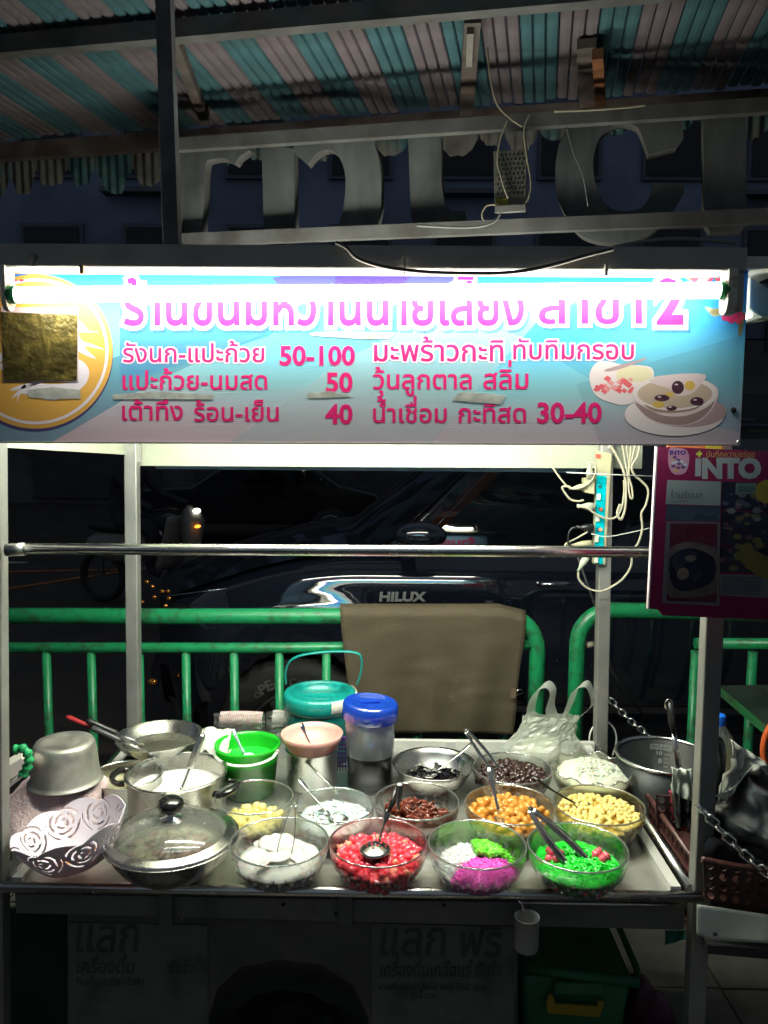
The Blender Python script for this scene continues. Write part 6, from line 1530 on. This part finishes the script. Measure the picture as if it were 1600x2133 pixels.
# dark pot with a scale inside
zb_ = ZT-.10; cd_ = atZ(1385, 1568, zb_+.22); Rd = 100*mpp(cd_)
dp = thing('stock_pot', 'big dark steel pot with a volume scale inside, right of the tray', 'pot', (cd_.x, cd_.y, zb_))
part('pot_body', MB().lathe([(.001,0),(Rd*.9,0),(Rd*.95,.01),(Rd*.97,.21),(Rd*.95,.21),(Rd*.93,.02),(.001,.01)], 60, (cd_.x, cd_.y, zb_)), M('dark pot steel', (.014,.017,.017), .4, 0, .2, 8, spec=.35), dp)
part('rim', MB().lathe([(Rd*.97,.208),(Rd*1.01,.213),(Rd*1.01,.218),(Rd*.95,.219),(Rd*.94,.214)], 60, (cd_.x, cd_.y, zb_)), chrome(), dp)
pin = lambda u, v: Vector((cd_.x+Rd*.92*sin(u), cd_.y+Rd*.92*cos(u), zb_+.20+v))
sc_ = MB()
for k in range(5): sc_.add([pin(.33,-.030-k*.012), pin(.46-(k % 2)*.05,-.030-k*.012), pin(.46-(k % 2)*.05,-.0315-k*.012), pin(.33,-.0315-k*.012)], [(0,1,2,3)])
for s_, v_, a_, b_ in (('10',-.034,.16,.28), ('8',-.058,.2,.28), ('COOKING',-.010,.0,.5), ('STANDARD',-.019,.0,.5)): letters(sc_, s_, pin, a_, b_, v_, .03, .25*.0+ .105)
part('scale_print', sc_, M('scale print', (.35,.37,.34), .5), dp)
part('lad', MB(), chrome(), dp) if False else None
ldl = thing('ladle', 'black gripped steel ladle standing in the dark pot', 'ladle', tuple(atY(1414,1600,cd_.y)))
part('shaft', MB().tube([atY(1416,1610,cd_.y), atY(1404,1528,cd_.y)], [(.003,.008),(.004,.007)], 8, flat=(0,1,0)), shiny(), ldl)
part('handle', MB().tube([atY(1405,1534,cd_.y), atY(1400,1505,cd_.y), atY(1394,1462,cd_.y)], [(.005,.005),(.008,.010),(.006,.008)], 12), black_pl(), ldl)
part('loop', MB().tube(spline([atY(x, y, cd_.y-.004) for x, y in [(1388,1478),(1386,1465),(1392,1457),(1400,1462),(1402,1478)]], 4), .0022, 6), shiny(), ldl)
# maroon crate beside the tray with a pink cup
def holed_wall(p00, p10, p11, p01, nu, nv, th=.003, rr=.33, skip=None):
    """a wall panel pierced with a grid of slanted oval holes"""
    mb = MB(); P = lambda u, v: p00.lerp(p10, u).lerp(p01.lerp(p11, u), v)
    for i in range(nu):
        for j in range(nv):
            u0, u1, v0, v1 = i/nu, (i+1)/nu, j/nv, (j+1)/nv; cu, cv = (u0+u1)/2, (v0+v1)/2
            sq = [(u0,v0),(cu,v0),(u1,v0),(u1,cv),(u1,v1),(cu,v1),(u0,v1),(u0,cv)]
            ho = [(cu+(u1-u0)*rr*cos(a)*1.0, cv+(v1-v0)*rr*1.25*sin(a)) for a in [radians(225+45*k) for k in range(8)]]
            vs = [P(*q) for q in sq+ho]; mb.add(vs, [(k, (k+1) % 8, 8+(k+1) % 8, 8+k) for k in range(8)], 0, False)
    return mb
mar = M('maroon plastic', (.06,.022,.020), .35, 0, .12, 8)
crx = XR+.035
cr = thing('crate', 'maroon perforated plastic crate standing against the right side of the tray', 'crate', (crx+.1, .25, .60))
x0, x1, y0, y1, z0_, z1_ = crx, crx+.24, .03, .43, .58, .765
A_ = lambda x, y, z: Vector((x, y, z))
for nm, q in (('side_wall', (A_(x0+.02,y0,z0_), A_(x0+.02,y1,z0_), A_(x0,y1,z1_), A_(x0,y0,z1_))), ('side_wall', (A_(x1,y0,z0_), A_(x1,y1,z0_), A_(x1,y1,z1_), A_(x1,y0,z1_)))): part(nm, holed_wall(*q, 14, 5), mar, cr, solid=.003)
for nm, q in (('end_wall', (A_(x0+.02,y0,z0_), A_(x1,y0,z0_), A_(x1,y0,z1_), A_(x0,y0,z1_))), ('end_wall', (A_(x0+.02,y1,z0_), A_(x1,y1,z0_), A_(x1,y1,z1_), A_(x0,y1,z1_)))): part(nm, holed_wall(*q, 8, 5), mar, cr, solid=.003)
part('rim', MB().tube([A_(x0,y0,z1_), A_(x0,y1-.02,z1_), A_(x0+.02,y1,z1_), A_(x1,y1,z1_), A_(x1,y0,z1_)], .007, 8, closed=True), mar, cr)
part('floor', MB().box((crx+.12,.23,.58), (.22,.4,.005)), mar, cr)
pc = atZ(1418, 1640, .79); pc.z = .69
cup = thing('cup', 'bright pink plastic cup inside the maroon crate', 'cup', pc)
part('cup_body', MB().lathe([(.001,0),(.032,0),(.040,.095),(.042,.10),(.039,.10),(.030,.004),(.001,.004)], 36, pc), M('hot pink plastic', (.75,.03,.10), .3, 0, .05, 8, coat=.2), cup)
# lower crate in front right
x0, x1, y0, y1, z0_, z1_ = .70, 1.05, -.12, .20, .62, .80
def px3(x, y, Y): return atY(x, y, Y)
cr2 = thing('crate', 'dark maroon perforated crate under the heavy chain at the lower right edge', 'crate', tuple(px3(1540,1880,-.03)))
A0, B0, B1, A1 = px3(1468,1872,-.02), px3(1700,1912,-.04), px3(1720,1822,-.07), px3(1464,1790,-.04)
part('front_wall', holed_wall(A0, B0, B1, A1, 9, 4, .003, .30), M('dark maroon plastic', (.055,.022,.02), .4, 0, .15, 8), cr2, solid=.003)
part('rim', MB().tube(spline([px3(1462,1790,-.045), px3(1500,1798,-.05), px3(1550,1806,-.055), px3(1620,1812,-.06), px3(1720,1822,-.07)], 4), .007, 8), mar, cr2)
A2, B2 = A1+Vector((0,.3,0)), B1+Vector((0,.3,0))
part('back_wall', holed_wall(A0+Vector((0,.3,0)), B0+Vector((0,.3,0)), B2, A2, 9, 4), M('dark maroon plastic'), cr2, solid=.003)
part('floor', MB().prism([A0, B0, B0+Vector((0,.3,0)), A0+Vector((0,.3,0))], (0,0,0), (0,0,.004)), M('dark maroon plastic'), cr2)
# white sheet on the lower shelf
ws = thing('paper_sheet', 'dirty white sheet lining the low shelf at the bottom right', 'sheet', tuple(px3(1520,1960,-.03)))
def wsf(u, v):
    px_ = 1452+(1720-1452)*u; top = 1884+u*38; bot = 1957+u*14-18*max(0, .1-u)*10*.6
    return px3(px_, top+(bot-top)*v, -.05-.012*v+.006*sin(u*9)*v)
part('sheet', MB().grid(wsf, 30, 8), M('dirty white vinyl', (.50,.52,.44), .5, 0, .12, 8, .1, 20, dirt=.5, dcol=(.25,.25,.2)), ws, solid=.002)
part('screw', MB().sphere(px3(1490,1946,-.066), (.005,.004,.004), 8, 5), M('hole black'), ws)
part('bracket', MB().bar(px3(1468,1968,-.02), px3(1720,1990,-.02), .03, .02), M('dark shelf'), ws)
# black and silver foil bags
def bag(label, pts, Y, mat, name='foil_bag', dep=.06, seed=0, rim=None):
    t = thing(name, label, 'bag', tuple(px3(sum(p[0] for p in pts)/len(pts), max(p[1] for p in pts), Y)), 'black and silver bags at the right post')
    P_ = spline([px3(x, y, Y) for x, y in pts], 5, True); cen = sum(P_, Vector())/len(P_); n = len(P_)
    def fn(u, v, s_):
        p = P_[int(u*n) % n]; q = cen.lerp(p, v); d = dep*(1-v**2.2); q = q.copy()
        q.y += s_*d + .035*noise.noise(Vector((q.x*18+seed, q.z*14, s_)))*(1-v*.6)+.012*noise.noise(Vector((q.x*60, q.z*50+seed, s_)))
        return q
    mb = MB(); mb.grid(lambda u, v: fn(u, 1-v, -1), n, 16); mb.grid(lambda u, v: fn(u, v, 1), n, 8)
    part('bag_body', mb, mat, t)
    if rim: part('bag_edge', MB().tube(spline([px3(x, y, Y-.03) for x, y in rim], 5), .0022, 6), M('silver edge', (.6,.62,.55), .3, .3), t)
    return t
def film(label, L_, R_, Y, mat, seed=0, amp=.02, Y2=None):
    t = thing('foil_bag', label, 'bag', tuple(px3(L_[-1][0], L_[-1][1], Y)), 'black and silver bags at the right post')
    A_ = spline([px3(x, y, Y) for x, y in L_], 6); B_ = spline([px3(x, y, Y2 if Y2 is not None else Y) for x, y in R_], 6); n = len(A_)-1
    rg = lambda q: 1-2*abs(noise.noise(q))
    def fn(u, v):
        p = A_[int(v*n+.5)].lerp(B_[min(len(B_)-1, int(v*(len(B_)-1)+.5))], u); p = p.copy()
        p.y += amp*rg(Vector((u*2.2+seed, v*1.4, seed)))+amp*.5*rg(Vector((u*5, v*3+seed, 1))); return p
    part('bag_film', MB().grid(fn, 24, n), mat, t, solid=.0012); return t
blk = M('black bag film', (.010,.011,.014), .45, 0, .3, 12, .25, 30); slv = M('silver bag lining', (.62,.65,.57), .5, .0, .12, 12, .25, 30)
dgr = M('grey film', (.06,.065,.07), .3, 0, .3, 14, .3, 30)
film('silver lined bag flap folded over in front of the pink cup', [(1404,1604),(1402,1632),(1405,1660)], [(1446,1607),(1448,1640),(1446,1670)], .10, slv, 2, .012)
film('black bag hanging beside the pink cup inside the near post', [(1405,1655),(1407,1690),(1413,1728)], [(1448,1662),(1448,1690),(1446,1724)], .105, blk, 4, .015)
film('upright grey black bag in front of the blue capped bottle', [(1466,1550),(1462,1640),(1460,1750)], [(1506,1540),(1528,1580),(1512,1720)], .05, dgr, 6, .03)
film('open silver lined bag with a raised corner', [(1541,1557),(1532,1590),(1524,1630),(1505,1680)], [(1610,1600),(1596,1600),(1566,1618),(1530,1668)], -.0, slv, 8, .03)
film('crumpled clear film behind the raised silver corner', [(1545,1562),(1552,1585),(1560,1600)], [(1572,1570),(1584,1590),(1590,1604)], .04, M('grey film'), 3, .01)
bag('big glossy black bag bulging at the right edge', [(1540,1620),(1580,1594),(1620,1600),(1680,1680),(1680,1800),(1600,1808),(1520,1800),(1480,1760),(1476,1690),(1510,1668)], .04, blk, dep=.10, seed=9, rim=[(1477,1664),(1500,1655),(1530,1640),(1555,1610),(1580,1595),(1598,1612)])
bag('dark lower bag under the black one', [(1476,1740),(1540,1760),(1620,1740),(1680,1760),(1680,1815),(1560,1812),(1470,1790)], -.0, M('black bag film'), dep=.05, seed=11)
# bottle with blue cap
bp = atY(1494, 1560, .16); s_ = mpp(bp)
bt = thing('water_bottle', 'clear plastic bottle with a bright blue cap behind the near right post', 'bottle', (bp.x, bp.y, bp.z-.13))
zc_ = atY(1494,1505,.16).z
part('bottle_body', MB().lathe([(.001,0),(.036,0),(.038,.01),(.038,zc_-bp.z+.13-.055),(.034,zc_-bp.z+.13-.035),(.016,zc_-bp.z+.13-.008),(.013,zc_-bp.z+.13)], 32, (bp.x, bp.y, bp.z-.13)), clear_mat('bottle plastic', (.85,.87,.83), .7, .08, .15, 0, .18, (.6,.6,.55)), bt)
part('cap', MB().lathe([(.015,-.004),(.0155,.016),(.014,.019),(.001,.019)], 28, (bp.x, bp.y, zc_)), M('blue cap', (.01,.16,.75), .35), bt)
# fan with orange ring
fc_ = atY(1668, 1560, .45); fn_ = thing('fan', 'electric fan with an orange ring, cut off by the picture edge', 'fan', tuple(fc_))
Rm = Matrix.Rotation(pi/2, 3, 'X') 
RF = (1668-1590)*mpp(fc_)
part('ring', MB().tube([fc_+Vector((RF*cos(a), 0, RF*1.15*sin(a))) for a in [2*pi*k/60 for k in range(60)]], .008, 12, closed=True), M('orange plastic', (.60,.11,.03), .3, 0, .05, coat=.2), fn_)
gm = MB()
for k in range(60):
    a = 2*pi*k/60; d = Vector((cos(a), 0, 1.15*sin(a)))
    gm.tube([fc_+d*RF*.98, fc_+d*RF*.7+Vector((0,-.03,0)), fc_+d*.03+Vector((0,-.045,0))], .0012, 5)
part('grille', gm, M('dark grille', (.05,.05,.05), .4, .5), fn_, kind='stuff')
for k in range(3):
    a0 = k*2*pi/3
    part('blade', MB().grid(lambda u, v: fc_+Vector((cos(a0+v*1.2)*RF*.85*u, .02*(v-.5)*2*u, sin(a0+v*1.2)*RF*.9*u)), 8, 8), M('dark blade', (.03,.03,.035), .3), fn_, solid=.002)
part('motor', MB().sphere(fc_+Vector((0,.05,0)), (.05,.06,.05), 18, 10), black_pl(), fn_)
part('stand', MB().tube([fc_+Vector((0,.06,0)), Vector((fc_.x, fc_.y+.06, 0))], .012, 10), black_pl(), fn_)
# green bench top behind
gb = thing('folding_shelf', 'dark green shelf corner in front of the far right railing', 'shelf', tuple(atY(1560,1500,1.0)))
qa, qb, qc, qd = atY(1502,1428,1.15), atY(1620,1527,.85), atY(1760,1520,.85), atY(1700,1424,1.15)
part('shelf_top', MB().prism([qa, qb, qc, qd], (0,0,0), (0,0,-.012)), M('dark green sheet', (.008,.018,.012), .5, 0, .3, 9, dirt=.4, dcol=(.02,.02,.015)), gb)
part('shelf_edge', MB().bar(qa+Vector((0,0,-.022)), qb+Vector((0,0,-.022)), .006, .03), M('green edge', (.015,.12,.04), .5, 0, .3, 20, dirt=.8, dcol=(.03,.025,.015), dscale=20), gb)
part('leg', MB().tube([qd, (qd.x, qd.y, 0)], .012, 8), M('dark shelf'), gb); part('leg', MB().tube([qc, (qc.x, qc.y, 0)], .012, 8), M('dark shelf'), gb)
# dark neighbouring counter leg
part('post', MB().bar((.93,-.02,0), (.93,-.02,.64), .04, .04, up=(0,1,0)), M('dark shelf'), thing('side_stand', 'dark low stand carrying the crates at the right of the cart', 'stand', (.93,-.02,0)))

# =================================================================== UNDER THE CART
ct = thing('tin_cup', 'dull steel cylinder cup hanging from a hook under the front rail', 'cup', tuple(atY(1099,1945,-.03)))
cc_ = atY(1098, 1911, -.035); rc = 26*mpp(cc_); hb2 = atY(1098,1976,-.035).z
part('cup_body', MB().lathe([(.001,hb2-cc_.z),(rc*.9,hb2-cc_.z),(rc*.97,hb2-cc_.z+.005),(rc*.97,0),(rc*1.01,.001),(rc*1.0,.003),(rc*.93,.0),(rc*.92,hb2-cc_.z+.006),(.001,hb2-cc_.z+.004)], 36, cc_), M('grey cup steel', (.30,.30,.28), .55, .3, .1, 14), ct)
part('hook', MB().tube(spline([atY(x, y, -.016) for x, y in [(1080,1878),(1087,1882),(1089,1892),(1092,1900)]], 5), .0028, 8), chrome(), ct)
bn_ = thing('plastic_bin', 'green plastic tub with a yellow clip handle under the cart', 'tub', tuple(atY(1200,2133,.10)))
gpm = M('dull green plastic', (.025,.15,.065), .5, 0, .1, 8, dirt=.4, dcol=(.02,.05,.03))
zr = atY(1200,2032,.16).z; xl, xr2 = atY(1078,2000,.16).x, atY(1338,2040,.16).x
part('tub_body', MB().hexa([(xl+.03,.18,zr-.25),(xr2-.05,.18,zr-.25),(xr2-.05,.46,zr-.25),(xl+.03,.46,zr-.25),(xl+.01,.165,zr-.005),(xr2-.02,.165,zr-.005),(xr2-.02,.48,zr-.005),(xl+.01,.48,zr-.005)]), gpm, bn_, bevel=.012)
part('tub_rim', MB().tube([(xl,.155,zr+.02),(xr2-.01,.155,zr-.012),(xr2,.20,zr-.01),(xr2,.50,zr),(xl,.50,zr+.02)], [(.012,.008)]*5, 8, closed=True), gpm, bn_)
yy = .152
part('clip_plate', MB().box((atY(1205,2058,yy).x, yy, atY(1205,2058,yy).z), (.115,.012,.030), 0), gpm, bn_, bevel=.004)
ylm = M('yellow plastic', (.32,.22,.01), .45, 0, .1, 8)
part('clip_handle', MB().prism([atY(x, y, yy-.008) for x, y in [(1140,2112),(1250,2120),(1260,2088),(1248,2086),(1244,2098),(1158,2092),(1152,2074),(1142,2072),(1138,2090)]], (0,0,0), (0,.008,0)), ylm, bn_, bevel=.002)
pp2 = thing('pot', 'dark round pot rim on the ground below the shadow hole of the cart', 'pot', tuple(atY(600,2140,-.0)))
cpp = atY(600,2168,-.03); cpp = Vector((cpp.x, .12, .32)); cpp.x = atY(600,2150,.12).x; zrm = atY(600,2146,.12).z
part('pot_body', MB().lathe([(.001,zrm-.2),(.10,zrm-.2),(.115,zrm-.02),(.125,zrm),(.122,zrm+.002),(.11,zrm-.02),(.001,zrm-.06)], 44, (cpp.x,.12,0)), M('dark enamel', (.02,.022,.02), .3), pp2)
part('rim', MB().lathe([(.122,zrm-.002),(.126,zrm+.001),(.122,zrm+.003)], 50, (cpp.x,.12,0)), steel_dull(), pp2)
tc_ = thing('teal_cloth', 'scrap of teal cloth tucked under the apron at the near right leg', 'cloth', tuple(atY(1405,1965,.03)))
part('cloth', MB().grid(lambda u, v: atY(1386+42*u, 1938+30*v-12*u*v, .06+.008*sin(u*8+v*3)), 10, 8), M('teal cloth', (.02,.18,.13), .8), tc_, solid=.002)
mg = thing('plastic_bag', 'dark maroon bag on the ground right of the green tub', 'bag', tuple(atY(1340,2125,.35)))
part('bag_body', lump(.09, (.8,.5,1.2), 20, 12, .5, 3), M('maroon film', (.06,.01,.03), .3, 0, .2, 10), mg, local=True); mg.location = atY(1345,2120,.38)
